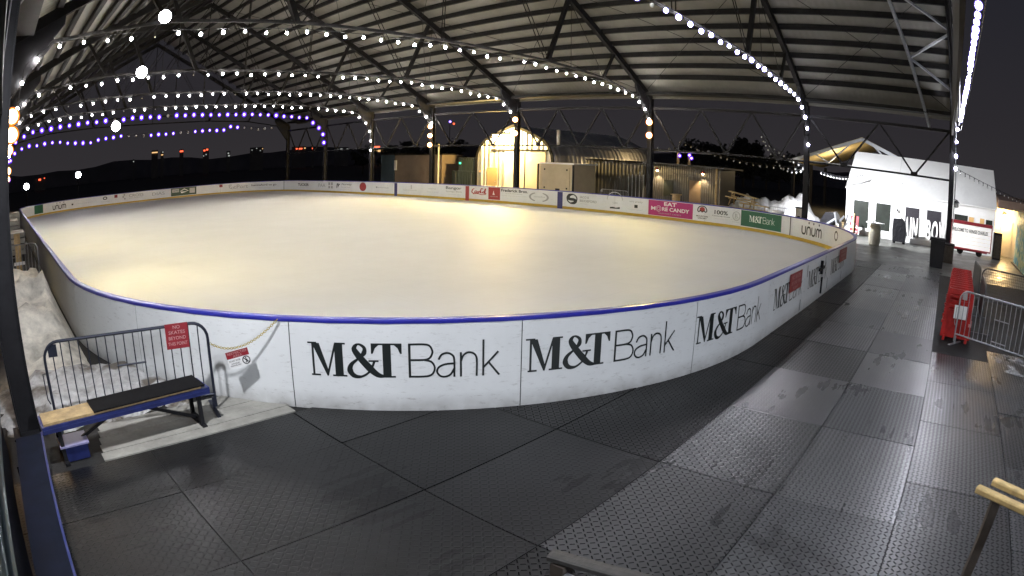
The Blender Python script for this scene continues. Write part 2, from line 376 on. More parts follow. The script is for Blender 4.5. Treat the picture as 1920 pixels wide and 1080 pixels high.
cc.panorama_type = 'FISHEYE_LENS_POLYNOMIAL'; cc.fisheye_fov = R(200)
K = 1.92 / 36
for i, k in enumerate((0.0, .829026, -.018251, .191352, -.095177)):
    setattr(cc, 'fisheye_polynomial_k%d' % i, -k * K ** i)
scene.camera = camo

# ------------------------------------------------------------------ setting: ground, flooring, ice
def struct(name, mb, m): return tag(mb.build(name, m), kind='structure')
struct('ground', MB().add([(-900, -900, -.016), (1500, -900, -.016), (1500, 1500, -.016), (-900, 1500, -.016)], [(0, 1, 2, 3)]), asphalt)
struct('concrete_apron', MB().add([(23.5, -9, -.011), (46, -9, -.011), (46, 16, -.011), (23.5, 16, -.011)], [(0, 1, 2, 3)]), concrete)
# rubber flooring laid in courses; each mat slightly proud or low, some smooth
vs, fs, tones, treads, wets = [], [], [], [], []
PX, PY = 1.88, 1.27
for j in range(-4, 6):
    ya = -.14 + PY * j; yb = ya + PY
    if j == 4: yb = 5.96
    if j == 5: continue
    xo = 3.15 if j >= 0 else (5.93 if j in (-1, -3) else 5.0)
    k0 = -3 if j >= 0 else -4
    for k in range(k0, 14):
        xa = xo + PX * k; xb = xa + PX
        if xb > 25.4 or xa < -2.3: continue
        if xa > 11 and ya < -1.3: continue
        if xa > 7 and ya < -2.7: continue
        if j == 4 and xa > 4: continue
        if xa > 12.0 and j > 3: continue
        z = rnd.uniform(-.003, .003); g = .006
        t = [rnd.uniform(-.002, .002) for _ in range(4)]
        q = len(vs)
        c = [(xa + g, ya + g), (xb - g, ya + g), (xb - g, yb - g), (xa + g, yb - g)]
        vs += [(x, y, z + t[i]) for i, (x, y) in enumerate(c)] + [(x, y, -.014) for x, y in c]
        fs += [(q, q + 1, q + 2, q + 3), (q, q + 4, q + 5, q + 1), (q + 1, q + 5, q + 6, q + 2), (q + 2, q + 6, q + 7, q + 3), (q + 3, q + 7, q + 4, q)]
        tv = rnd.choice((.005, .006, .008)) if j >= 2 or xa < 2.5 else rnd.choice((.014, .022, .032, .044)); smooth = .35 if (xa < 4.1 and j >= 2) else .15 if rnd.random() < .06 else 1  # worn mats vary paler; left and board-side rows darkened, shade put into tone
        wets += [rnd.uniform(.08, .2) if j >= 2 or (xa < 3 and j > 0) else rnd.choice((.55, .8, 1.0))] * 5; tones += [tv] * 5; treads += [smooth] * 5
me = bpy.data.meshes.new('rubber_flooring'); me.from_pydata(vs, [], fs); me.update()
for nm, dat in (('tone', tones), ('tread', treads), ('wet', wets)):
    a = me.attributes.new(nm, 'FLOAT', 'FACE'); a.data.foreach_set('value', [float(x) for x in dat])
me.materials.append(treadm); fl = bpy.data.objects.new('rubber_flooring', me); col.objects.link(fl); tag(fl, kind='structure')
N = 220
struct('ice', MB().add([tuple(rs(TOT * i / N, -.07, .06)) for i in range(N)], [list(range(N))]), icem)
pk = MB()
for i in range(5): pk.box(.7 + .03 * i, 3.2, 5.985 + i * .2, 6.175 + i * .2, -.014, .004 + .003 * (i % 2))
struct('timber_path', pk, plank)

# ------------------------------------------------------------------ dasher boards
C0 = thing('rink_boards', 'long white dasher board fence with blue top rail and yellow kick plate around the ice', 'rink boards', (14.9, 30.7, 0))
PL = 2.62; S0 = 142.74
nP = int(TOT // PL); PL2 = TOT / nP
for k in range(nP):
    a = S0 + k * PL2 + .006; b = S0 + (k + 1) * PL2 - .006; n = 14; m = MB()
    prof = [(.05, -.012), (.05, 1.02), (-.05, 1.02), (-.05, -.012)]
    sec = [[rs(a + (b - a) * i / n, d, z) for d, z in prof] for i in range(n + 1)]
    m.add([p for q in sec for p in q], [(4 * i + j, 4 * i + (j + 1) % 4, 4 * i + 4 + (j + 1) % 4, 4 * i + 4 + j) for i in range(n) for j in range(4)] + [(0, 1, 2, 3), (4 * n, 4 * n + 3, 4 * n + 2, 4 * n + 1)])
    m.build('board_panel', white, C0)
def loop(name, prof, m, parent, n=240):
    mb = MB(); k = len(prof); sec = [[rs(TOT * i / n, d, z) for d, z in prof] for i in range(n)]
    mb.add([p for q in sec for p in q], [(k * i + j, k * i + (j + 1) % k, k * ((i + 1) % n) + (j + 1) % k, k * ((i + 1) % n) + j) for i in range(n) for j in range(k)])
    return mb.build(name, m, parent)
loop('top_rail', [(.062, 1.022), (.066, 1.052), (.05, 1.068), (-.05, 1.068), (-.066, 1.052), (-.062, 1.022)], blue, C0)
loop('kick_plate', [(-.052, .075), (-.062, .078), (-.062, .215), (-.052, .22)], yellow, C0)
def seamline(s, d, w, z0, z1, mb):
    mb.add([rs(s - w / 2, d, z0), rs(s + w / 2, d, z0), rs(s + w / 2, d, z1), rs(s - w / 2, d, z1)], [(0, 1, 2, 3)])
for k in range(nP):
    q = MB(); seamline(S0 + k * PL2, .046, .016, 0, 1.0, q); q.build('joint_strip', black, C0)
for s in (64.28, 19.08): q = MB(); seamline(s, -.064, .06, .06, 1.02, q); q.build('joint_strip', black, C0)

def lay(S, s0, z0, sx, sz, side, m, name, parent=C0, d=.0015):
    """shapes (u, v) laid on the boards; side +1 outer face read from outside, -1 inner face read from the ice"""
    mb = MB(); base = .05 * side
    if side < 0: d = max(d, .0045)
    for i, (vs, fs) in enumerate(S):
        dd = base + side * (d + i * .00012)
        mb.add([rs(s0 + side * u * sx, dd, z0 + v * sz) for u, v in vs], fs)
    o = mb.build(name, m, parent); return o
def banner(s0, s1, z0, z1, m, side=-1, name='advert_panel', d=.003):
    n = max(2, int(abs(s1 - s0) / .1)); mb = MB(); a = .05 * side + side * d
    v = []
    for i in range(n + 1):
        s = s0 + (s1 - s0) * i / n; v += [rs(s, a, z0), rs(s, a, z1)]
    mb.add(v, [(2 * i, 2 * i + 2, 2 * i + 3, 2 * i + 1) for i in range(n)])
    return mb.build(name, m, C0)
def words(body, s0, z0, w, h, m, side=-1, bold=0., shear=0., d=.005, parent=None):
    vs, fs = fit_text(body, abs(w), h, shear, bold)
    return lay([(vs, fs)], s0, z0, 1, 1, side, m, 'lettering', parent or C0, d)
# outer face: six big bank signs
for i, s in enumerate((142.96, 145.42, 148.02, 150.95, 153.71, 156.43)):
    lay(LOGO, s, .405, .366, .395, 1, black, 'lettering')
# latches of the gates on the outer face
for s, z0, z1 in ((153.1, .05, .28), (155.6, .72, .98), (157.5, .62, .9), (153.55, .7, .95), (156.05, .1, .38), (158.2, .06, .3)): q = MB(); seamline(s, .056, .045, z0, z1, q); q.build('gate_latch', black, C0)
hw = MB()
hw.bar(rs(155.0, .09, .60), rs(155.0, .09, .92), .07, .05); hw.bar(rs(154.75, .08, .72), rs(155.35, .08, .74), .05, .06); hw.bar(rs(155.2, .07, .1), rs(155.2, .07, .5), .05, .03)
hw.build('gate_handle', blackp, C0)
# inner face, far side: adverts from right to left in the photo
banner(22.2, 19.7, .26, 1.0, green); lay(LOGO, 21.72, .5, .265, .3, -1, white_ink, 'lettering')
lay(dots_logo(), 18.28, .40, .38, .40, -1, black, 'lettering')
lay([ring(0, .5, .28, .12)], 15.2, .4, .6, .6, -1, black, 'lettering')
lay([ring(.5, .5, .45, .1, -20, 200), ribbon([(.1, .3), (.35, .45), (.5, .3), (.65, .45), (.9, .3)], .12)], 24.66, .52, .56, .46, -1, black, 'lettering')
lay([disc(.5, .5, .27)], 24.66, .56, .56, .46, -1, redb, 'lettering'); words('MOUNTAIN', 24.7, .42, .64, .075, black, bold=.02); words('CONCERT', 24.62, .32, .5, .075, black, bold=.02)
words('100%', 23.7, .64, .74, .2, black, bold=.02); words('Community Owned', 23.82, .52, .98, .075, black); words('together for our town', 23.74, .4, .8, .05, light_ink)
lay([ring(.5, .5, .5, .07), ring(.5, .5, .38, .03)], 22.68, .46, .42, .42, -1, grey_ink, 'lettering'); words('B', 22.55, .56, .16, .22, grey_ink); words('CERTIFIED', 22.7, .92, .42, .05, light_ink); words('CORP', 22.7, .36, .42, .05, light_ink)
banner(27.46, 24.9, .24, 1.0, magenta)
words('EAT', 26.55, .76, .72, .19, white_ink, bold=.03); words('M', 27.3, .5, .26, .19, white_ink, bold=.03); words('RE CANDY', 26.66, .5, 1.56, .19, white_ink, bold=.03)
lay([ring(.5, .5, .5, .07), ring(.5, .5, .26, .06)], 27.0, .46, .28, .28, -1, white_ink, 'lettering'); words('OLD PORT CANDY', 26.85, .34, 1.3, .06, light_ink)
words('very pretty', 28.6, .74, .8, .12, grey_ink, shear=.3); lay([rect(0, 0, 1, 1)], 28.3, .5, .2, .16, -1, black, 'lettering'); words('fine goods and gifts', 28.7, .38, .9, .05, light_ink)
lay([ring(.5, .5, .5, .05, 0, 180)], 29.98, .42, .95, .8, -1, light_ink, 'lettering'); lay([poly([(0, 0), (1, .1), (1, .6), (.6, .35), (.3, .5), (0, .4)])], 29.8, .34, .62, .2, -1, black, 'lettering'); words('YARN', 29.65, .6, .32, .1, grey_ink)
lay([ribbon([(.62, .98), (.25, .9), (.1, .6), (.3, .45), (.7, .42), (.85, .25), (.7, .06), (.3, 0)], [.12, .3, .34, .3, .3, .34, .3, .12], 5), ring(.5, .5, .5, .12)], 32.6, .42, .66, .5, -1, black, 'lettering')
words('SACO &', 31.75, .74, .6, .13, grey_ink, bold=.02); words('BIDDEFORD', 31.75, .54, 1.1, .13, grey_ink, bold=.02); words('SAVINGS', 31.75, .42, .5, .05, light_ink)
banner(33.26, 32.9, .07, 1.0, navyb, d=.015)
lay([ring(.5, .5, .5, .11, 115, 245), ring(.5, .5, .5, .11, -65, 65)], 35.24, .36, 1.3, .5, -1, grey_ink, 'lettering'); words('campfire', 34.95, .56, .8, .12, grey_ink, shear=.3)
words('Frederick Bros.', 37.46, .78, 2.05, .17, black, bold=.03); words('OIL & PROPANE HEATING', 37.1, .66, 1.3, .06, grey_ink); words('family owned since 1947', 37.4, .52, 1.9, .06, light_ink)
banner(38.5, 37.54, .26, 1.0, redb); lay([poly([(0, 0), (.4, 1.), (.5, 1.), (.6, .5), (1, 0)])], 38.15, .55, .18, .25, -1, white_ink, 'lettering'); words('LIGHTHOUSE', 38.35, .42, .62, .06, light_ink)
def script_word(s, z, w, h, m):
    P = [[(.2, .9), (.08, .75), (.03, .45), (.12, .3), (.25, .4)], [(.3, .35), (.24, .5), (.32, .62), (.4, .5), (.34, .33), (.3, .36)], [(.44, .55), (.4, .4), (.46, .32), (.52, .42)], [(.54, .36), (.5, .5), (.58, .6), (.62, .45), (.64, .34)],
         [(.82, .85), (.72, .95), (.66, .7), (.68, .42), (.8, .4)], [(.84, .36), (.8, .5), (.88, .58), (.92, .44), (.86, .34)], [(.95, .3), (.98, .7), (1.0, .95), (.94, .7), (.98, .35), (1.05, .4)], [(.1, .2), (.4, .28), (.75, .18), (1.05, .26)]]
    lay([ribbon(p, .075, 5) for p in P], s, z, w, h, -1, m, 'lettering')
script_word(39.94, .42, 1.2, .5, red_ink)
banner(40.46, 40.14, .07, 1.0, redb, d=.015)
words('Bangor', 42.28, .68, 1.45, .24, black, bold=.01); words('Savings Bank', 42.28, .52, 1.5, .13, grey_ink); words('you matter more', 42.0, .36, 1.1, .06, light_ink)
words('maine', 44.0, .66, .75, .1, light_ink); words('harbor inn & hotel', 44.1, .46, 1.1, .06, light_ink)
words('lighthouse', 46.7, .48, 1.5, .1, light_ink); lay([rect(.4, 0, .6, 1)], 46.1, .62, .6, .28, -1, light_ink, 'lettering')
banner(47.7, 47.36, .07, 1.0, navyb, d=.015)
words('harbortech', 49.8, .58, 1.4, .11, grey_ink); lay([rect(0, 0, 1, 1)], 49.95, .58, .16, .12, -1, grey_ink, 'lettering')
lay([disc(.5, .5, .5)], 52.12, .3, .92, .68, -1, redb, 'lettering')
lay([ribbon([(0, 0), (.2, .9), (.6, 1)], [.1, .3, .02]), ribbon([(.3, 0), (.5, .7), (.9, .9)], [.02, .3, .1])], 55.46, .45, .6, .4, -1, black, 'lettering'); words('Norway', 54.7, .66, 1.5, .22, black, shear=.25); words('Savings Bank', 54.75, .5, 1.35, .1, grey_ink); words('a friendly local bank', 54.9, .36, 1.4, .05, light_ink)
words('PAA', 58.4, .52, 1.15, .3, grey_ink); lay([rect(0, 0, .4, .4), rect(.6, 0, 1, .4), rect(0, .55, .4, 1), rect(.6, .55, 1, 1)], 56.75, .42, .7, .5, -1, grey_ink, 'lettering')
words('TUCKER', 62.1, .56, 2.0, .24, black, bold=.03); words('building company', 61.7, .42, 1.4, .07, light_ink)
words('hannaford to go', 68.25, .58, 2.95, .24, black, bold=.005); words('easy pickup', 67.4, .42, 1.4, .07, light_ink)
words('cPort', 70.2, .5, 1.55, .36, grey_ink); lay([ring(.5, .5, .35, .09, 60, 300), ring(.3, .7, .2, .06), ring(.75, .2, .2, .06)], 70.78, .46, .6, .5, -1, grey_ink, 'lettering'); lay([rect(0, 0, 1, 1)], 71.74, .72, .34, .26, -1, maroon, 'lettering')
banner(77.1, 74.24, .26, 1.0, dgreen); lay([poly([(0, .35), (.5, 1), (1, .35), (.9, .28), (.5, .8), (.1, .28)]), poly([(.15, .2), (.85, .2), (.6, 0), (.2, -.25), (.1, 0)])], 76.1, .55, 1.0, .34, -1, white_ink, 'lettering'); lay([rect(0, 0, 1, 1)], 76.95, .6, .75, .3, -1, light_ink, 'lettering'); lay([rect(0, 0, 1, 1)], 75.0, .42, .6, .48, -1, light_ink, 'lettering'); words('HOME', 76.85, .64, .6, .2, dgreen, d=.007)
words('DIAS', 79.2, .52, 1.4, .28, grey_ink)
words('CROSS', 81.75, .62, 1.6, .26, grey_ink, bold=.01); words('INSURANCE', 81.7, .48, 1.45, .08, grey_ink); lay([disc(.5, .85, .18), disc(.25, .45, .2), disc(.6, .05, .18)], 82.5, .5, .5, .45, -1, grey_ink, 'lettering')
lay([rect(0, 0, 1, 1)], 83.34, .7, .34, .28, -1, maroon, 'lettering')
lay([ring(.5, .5, .38, .22)], 84.6, .62, .5, .3, -1, black, 'lettering'); words('lakeview', 84.74, .42, .9, .09, light_ink)
words('summit energy group', 87.6, .52, 1.9, .12, light_ink); lay([rect(0, 0, 1, 1)], 88.1, .52, .2, .14, -1, black, 'lettering')
lay(dots_logo(), 90.5, .36, .40, .42, -1, black, 'lettering')
banner(93.4, 91.9, .28, 1.0, green)

# ------------------------------------------------------------------ pavilion
CY = [-.42, 7.26, 16.07, 25.24, 32.89, 40.02, 47.04, 54.2]
XN, XF, ZE, SL = -.1, 29.43, 6.37, .5335
XM = (XN + XF) / 2; ZR = ZE + SL * (XF - XM)
PV = thing('pavilion', 'open-sided dark steel pavilion with white sheet gable roof over the rink', 'pavilion', (XM, 27, 0))
def zroof(x): return ZR - SL * abs(x - XM)
for x in (XN, XF):
    for y in CY:
        m = MB(); t = .02; a, b = .15, .13
        m.box(x - a, x - a + t, y - b, y + b, -.014, ZE).box(x + a - t, x + a, y - b, y + b, -.014, ZE).box(x - a + t, x + a - t, y - .01, y + .01, -.014, ZE)
        s = 1 if x > XM else -1
        # haunch to the rafter and base plate
        m.prism([(x - s * .15, ZE - 1.5), (x - s * 1.6, ZE + .42), (x - s * 1.6, ZE + .72), (x - s * .15, ZE - .1)], 1, y - .07, y + .07)
        m.box(x - .24, x + .24, y - .2, y + .2, -.014, .012)
        m.build('column', steel2, PV)
for y in CY:
    T = bpy.data.objects.new('roof_truss', None); col.objects.link(T); T.parent = PV; T.location = (0, y - 27, 0); 
    for s in (1, -1):
        X = lambda x: x if s > 0 else XN + XF - x
        MB().bar((X(XF), y, ZE - .02), (XM, y, ZR - .02), .2, .3).build('rafter', steel, T)
        w = MB()
        w.bar((X(24.8), y, 6.85), (X(25.75), y, zroof(25.75) - .1), .12, .12)
        w.bar((X(20.55), y, 7.02), (X(22.0), y, zroof(22) - .1), .17, .17)
        w.bar((X(24.8), y, 6.85), (X(28.1), y, 6.35), .09, .09); w.bar((X(28.1), y, 6.35), (X(29.2), y, 5.0), .09, .09); w.bar((X(28.1), y, 6.35), (X(28.4), y, zroof(28.4) - .1), .07)
        w.bar((X(20.55), y, 7.02), (X(24.8), y, 6.85), .08, .1)
        w.build('web_member', steel, T)
        rd = MB()
        for dx in (-.13, .13): rd.tube([(X(20.5 + dx), y, 7.02), (X(16.6 + dx), y, zroof(16.6) - .15)], .022, 6)
        rd.tube([(X(24.8), y, 6.85), (X(22.2), y, zroof(22.2) - .2)], .016, 6)
        rd.tube([(X(22.2), y, 6.95), (X(22.2), y, zroof(22.2) - .2)], .012, 6)
        rd.build('tie_rod', steel, T)
    k = MB().bar((XN + XF - 20.55, y, 7.02), (20.55, y, 7.02), .08, .1)
    for yy in (-.06, .06): k.tube([(XM, y + yy, ZR - .2), (XM, y + yy, 7.0)], .02, 6)
    k.build('bottom_chord', steel, T)
yA, yB = -.62, 53.2
for s in (1, -1):
    X = lambda x: x if s > 0 else XN + XF - x
    k = 0; x = 28.03
    while x > XM + .2:
        z = zroof(x); MB().bar((X(x), yA, z + .22), (X(x), yB, z + .22), .16, .24).build('purlin', steel, PV)
        x -= .846
    MB().bar((X(29.05), yA, zroof(29.05) + .02), (X(29.05), yB, zroof(29.05) + .02), .7, .16).build('eave_beam', steel, PV)
    m = MB(); e = .36
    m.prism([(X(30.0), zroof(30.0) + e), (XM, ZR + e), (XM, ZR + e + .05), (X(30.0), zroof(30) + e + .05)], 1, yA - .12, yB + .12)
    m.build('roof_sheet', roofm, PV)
    # flat bracing under the sheets in the end bay
    if s > 0:
        b = MB(); P = lambda x, y, d=-.02: (x, y, zroof(x) + d)
        b.bar(P(29.8, .8, -.15), P(18.5, 2.65), .13, .13); b.bar(P(25.7, 1.48), P(24.2, -.4), .09, .09); b.bar(P(25.7, 1.48), P(27.4, -.4), .09, .09)
        b.bar(P(22.0, 2.1), P(20.6, -.4), .09, .09); b.bar(P(22.0, 2.1), P(24.0, -.4), .09)
        b.build('roof_bracing', galv, PV)
        c = MB()
        for i in range(len(CY) - 1):
            y0, y1 = CY[i], CY[i + 1]
            c.tube([(28.8, y0, zroof(28.8) - .05), (21.5, y1, zroof(21.5) - .05)], .013, 5); c.tube([(28.8, y1, zroof(28.8) - .05), (21.5, y0, zroof(21.5) - .05)], .013, 5)
            c.tube([(21.5, y0, zroof(21.5) - .05), (15, y1, zroof(15) - .05)], .013, 5); c.tube([(21.5, y1, zroof(21.5) - .05), (15, y0, zroof(15) - .05)], .013, 5)
        c.build('bracing_rod', steel, PV)
for x in (XN, XF):
    for i in range(len(CY) - 1):
        y0, y1 = CY[i] + .13, CY[i + 1] - .13; L = y1 - y0; n = 3 if i in (1, 2) else 2
        m = MB(); zc, zt = 3.62, 5.85
        m.bar((x, y0, zc), (x, y1, zc), .1, .09); m.bar((x, y0, zt), (x, y1, zt), .12, .14)
        pts = [(y0, zt)]
        for k in range(n):
            pts.append((y0 + L * (2 * k + 1) / (2 * n), zc)); pts.append((y0 + L * (2 * k + 2) / (2 * n), zt))
        for (a, za), (b, zb) in zip(pts, pts[1:]): m.bar((x, a, za), (x, b, zb), .09, .09, (1, 0, 0))
        for k in range(n): m.box(x - .02, x + .02, pts[2 * k + 1][0] - .18, pts[2 * k + 1][0] + .18, zc - .02, zc + .16)
        m.build('side_girder', steel2, PV)
MB().box(1.2, 29.25, -.47, -.37, 5.62, 6.8).build('end_fascia', steel2, PV)
pp = MB(); pp.tube([(2, -.877, 5.95), (29.2, -.877, 5.95)], .012, 6)
for y in (7.4, 16.25, 25.4): pp.tube([(XF + .05, y, 0), (XF + .05, y, 5.4)], .035, 6)
pp.tube([(XF - .22, -.62, 1.6), (XF - .22, -.62, 6.3)], .03, 6)
pp.tube([(29.2, -.80, 6.2), (18, -.80, 12.1)], .04, 6)
pp.build('conduit', galv, PV)

# ------------------------------------------------------------------ festoon strings on the trusses
bulb_meshes = {}
def bulb_mesh(r, m):
    k = (r, m.name)
    if k not in bulb_meshes:
        o = MB().ball((0, 0, 0), r, 10, 8, 1.1).build('bulb', m, None, True); bulb_meshes[k] = o.data; bpy.data.objects.remove(o)
    return bulb_meshes[k]
def festoon(label, pts, step, r, m, dead=(), group='festoon strings across the trusses', drop=None, swap=None, jit=.04, name='string_light'):
    """pts: 3-D control polyline of the cable; a bulb every step metres"""
    P = [Vector(p) for p in pts]
    T = thing(name, label, 'string lights', tuple(P[0]), 0, group)
    cum = [0]
    for a, b in zip(P, P[1:]): cum.append(cum[-1] + (b - a).length)
    def at(d):
        for i in range(len(P) - 1):
            if d <= cum[i + 1]: return P[i].lerp(P[i + 1], (d - cum[i]) / (cum[i + 1] - cum[i]))
        return P[-1]
    c = MB(); c.tube([p + Vector((0, 0, .13)) for p in P], .012, 5)
    n = int(cum[-1] / step); bl = []
    for k in range(n + 1):
        p = at(k * step + .05) + Vector((0, 0, rnd.uniform(-jit, jit)))
        c.tube([p + Vector((0, 0, .14)), p + Vector((0, 0, r))], .022, 6)
        bl.append((k, p))
    c.build('cable', blackp, T)
    for k, p in bl:
        mm = bulbD if k in dead else (swap[k] if swap and k in swap else m)
        o = bpy.data.objects.new('bulb', bulb_mesh(r if k not in dead else r * .6, mm)); col.objects.link(o); o.parent = T; o.location = p - T.location; q_ = rnd.uniform(.82, 1.12); o.scale = (q_, q_, q_)
    return T
def truss_path(y, zt=6.7, dy=-.14, low=4.2):
    h = ([(.32, 4.6), (.45, 5.6), (1.1, 6.12), (2.7, zt - .34)] if y > 8 else []) + [(5, zt - .2), (8.8, zt), (14.6, zt + .05), (20.5, zt), (24.5, zt - .2), (27.3, zt - .42), (28.25, 5.92), (28.9, 5.45), (29.15, 4.8), (29.2, low)]
    return [(x, y + dy, z) for x, z in h]
festoon('brilliant white bulb string running up from the nearest far column to the roof end', [(29.25, -.62, 4.1), (29.2, -.66, 5.9), (29.0, -.85, 6.35), (27, -.9, 6.55), (20, -.92, 6.6), (8.8, -.92, 6.65), (1.5, -.92, 6.2)], .62, .105, bulbN, {20})
festoon('bright white bulb string sweeping down to the second far column', truss_path(7.26, 6.8), .74, .095, bulbN, {3, 11})
festoon('white bulb string ending above the far column with two warm lamps', truss_path(16.07, 6.66, low=5.6), .70, .05, bulbW, {7, 27})
festoon('white bulb string ending above the steel hut', truss_path(25.24, 6.78, low=5.6), .72, .052, bulbW, {4, 13, 23})
festoon('white bulb string ending at three warm column lamps', truss_path(32.89, 6.82, low=5.6), .74, .056, bulbW, {6, 12, 20})
festoon('white bulb string with its tail down a column beside the tan wall', truss_path(40.02, 6.84, low=3.5), .78, .06, bulbW, {12, 15, 31})
festoon('long violet bulb string across the far truss', truss_path(47.04, 6.95, low=3.6), .78, .19, bulbP, {13, 19})
festoon('low broken violet bulb string sagging at the far end', [(.4, 54, 3.4), (.6, 54, 5.3), (2, 54, 5.95), (5, 54, 6.05), (7.2, 54, 5.85), (8.6, 54, 5.8), (9.4, 54, 5.95), (11.5, 54, 6.1), (15.3, 54, 6.02), (20, 54, 6.15), (22, 54, 6.1), (22.9, 54, 6.4), (25.8, 54, 6.1), (28, 54, 6.18)], .76, .18, bulbP, {18, 19, 20, 25, 26, 34, 35, 36, 37, 38})
# dim strings beyond the far wall
def sag(a, b, d, n=14):
    a = Vector(a); b = Vector(b); return [a.lerp(b, i / n) - Vector((0, 0, d * 4 * (i / n) * (1 - i / n))) for i in range(n + 1)]
G2 = 'unlit festoon strings beyond the far wall'
festoon('unlit bulb string hanging in a deep loop left of the lit far column', sag((33, 10.9, 4.9), (33, 8.1, 3.4), .95), .27, .05, bulbD, group=G2, jit=0)
festoon('unlit bulb string running straight above the deep loop', sag((33, 10.7, 4.6), (33, 8.2, 3.35), .1), .33, .05, bulbD, group=G2, jit=0)
festoon('long unlit bulb string over the snow bank', sag((37, 18, 4.4), (34, 8.4, 3.35), .5, 18), .52, .05, bulbD, group=G2, jit=0)
festoon('short unlit bulb string behind the far column next to the white tent', sag((34, 7.5, 3.2), (36, 5.2, 3.3), .2), .22, .05, bulbD, group=G2, jit=0)
festoon('unlit bulb string rising against the dark sky right of the white tent', sag((XF, -.6, 4.1), (34, -9, 2.6), .25), .3, .04, bulbD, group=G2, jit=0)

# ------------------------------------------------------------------ lamps
def caged_lamp(label, x, y, z, m, r, sx, group='warm lamps on the columns'):
    T = thing('column_lamp', label, 'lamp', (x, y, z), 0, group)
    MB().box(x + sx * .02, x + sx * .12, y - .05, y + .05, z - .07, z + .07).build('lamp_base', blackp, T)
    MB().ball((x - sx * .06, y, z), r, 12, 8).build('lamp_globe', m, T, True)
    return T
for lab, y, zs in (('second far column', 16.07, (5.05, 4.35)), ('hut-side column', 25.24, (5.2, 4.35)), ('column left of the green boxes', 32.89, (5.0, 4.35, 3.7))):
    for i, z in enumerate(zs):
        caged_lamp(('topmost' if i == 0 else 'lowest' if i == len(zs) - 1 else 'middle') + ' warm lamp glowing on the ' + lab, 29.15, y - .1, z, bulbO, .19, 1)
for lab, y, z in (('topmost', 16.07, 4.5), ('second', 16.07, 4.05), ('third', 25.24, 4.2), ('fourth', 32.89, 3.6), ('lowest', 40.02, 3.3)):
    caged_lamp(lab + ' of the orange lamps glowing in a column at the left edge', .12, y - .15, z, bulbO, .23, -1)

def flood(label, p, target, r, power, color=(.93, .95, 1), ang=120, m=None, group='white floodlights', name='floodlight'):
    p = Vector(p); d = (Vector(target) - p).normalized()
    T = thing(name, label, 'floodlight', tuple(p), 0, group)
    a = d.orthogonal().normalized(); b = d.cross(a)
    N = 16
    def rg(rad, t): return [p + d * t + (a * math.cos(2 * math.pi * i / N) + b * math.sin(2 * math.pi * i / N)) * rad for i in range(N)]
    h = MB(); h.add(rg(r * .5, -.2) + rg(r, -.02), [(i, (i + 1) % N, N + (i + 1) % N, N + i) for i in range(N)] + [list(range(N))])
    h.build('housing', blackp, T)
    MB().add(rg(r * .92, -.015) + rg(r * .5, .02), [(i, (i + 1) % N, N + (i + 1) % N, N + i) for i in range(N)] + [list(range(N, 2 * N))]).build('lens', m or floodM, T)
    MB().tube([p - d * .1 - a * r * 1.1, p - d * .25 - a * r * .6, p - d * .25 + a * r * .6, p - d * .1 + a * r * 1.1], .02, 6).build('bracket', blackp, T)
    if power:
        l = bpy.data.lights.new('beam', 'SPOT'); l.energy = power; l.color = color; l.spot_size = R(ang); l.spot_blend = .6; l.shadow_soft_size = r * .8
        o = bpy.data.objects.new('beam', l); col.objects.link(o); o.parent = T; o.location = d * .06
        o.rotation_euler = d.to_track_quat('-Z', 'Y').to_euler()
    return T

HANG = 'white floodlights hung under the roof'
flood('highest white floodlight under the nearer truss', (4.42, 15.9, 6.94), (1.5, 2, 1), .2, 160, group=HANG)
flood('second highest white floodlight, left of the roof edge', (6.14, 25.1, 6.93), (3, 5, 1), .27, 160, group=HANG)
flood('white floodlight just under the violet bulb string', (9.5, 46.9, 6.45), (4, 8, 1), .4, 120, group=HANG)
flood('low white floodlight beyond the far boards, right of the other low one', (8.35, 62, 3.2), (4, 6, 1), .32, 90, group='low white floodlights')
flood('lowest white floodlight at the left edge beyond the boards', (2.45, 62, 2.67), (1, 6, 1), .32, 90, group='low white floodlights')
for x, y, z in ((4.42, 15.9, 6.94), (6.14, 25.1, 6.93), (9.5, 46.9, 6.45)):
    pass
for n, (x, y, z) in enumerate(((8.35, 62, 3.2), (2.45, 62, 2.67))):
    T = thing('lamp_post', ('right' if n == 0 else 'left') + ' thin dark post carrying a low white floodlight', 'lamp post', (x, y + .35, 0), 0, 'thin floodlight posts')
    MB().tube([(x, y + .35, -.02), (x, y + .35, z + .3)], .05).build('pole', steel, T); MB().tube([(x, y + .35, z), (x, y + .2, z)], .03).build('arm', steel, T)

# ------------------------------------------------------------------ white tent and its surroundings
TX, TY0, TY1 = 36.2, -3.55, 6.25
T = thing('event_tent', 'big white gabled vinyl tent with clear windows beyond the walkway', 'tent', (40, 1.35, 0))
wl = MB(); wl.box(TX, TX + .06, TY0, TY1, 0, 2.6); wl.box(43.8, 43.86, TY0, TY1, 0, 2.6)
wl.build('front_wall', vinyl, T)
for y in (TY0, TY1 - .05): MB().prism([(TX + .06, 0), (43.8, 0), (43.8, 2.6), (40, 4.82), (TX + .06, 2.62)], 1, y, y + .05).build('end_wall', vinyl, T)
MB().prism([(TX - .12, 2.56), (40, 4.88), (43.95, 2.56), (43.95, 2.62), (40, 4.95), (TX - .12, 2.62)], 1, TY0 - .06, TY1 + .06).build('roof', vinyl, T)
def tent_window(y1, y0, z0, z1, m):
    f = MB(); x = TX - .02
    f.box(x, TX - .001, y0, y0 + .03, z0, z1).box(x, TX - .001, y1 - .03, y1, z0, z1).box(x, TX - .001, y0 + .03, y1 - .03, z1 - .03, z1).box(x, TX - .001, y0 + .03, y1 - .03, z0, z0 + .03)
    o = f.build('window', vinyl, T); MB().box(x + .006, TX - .002, y0 + .03, y1 - .03, z0 + .03, z1 - .03).build('pane', m, o)
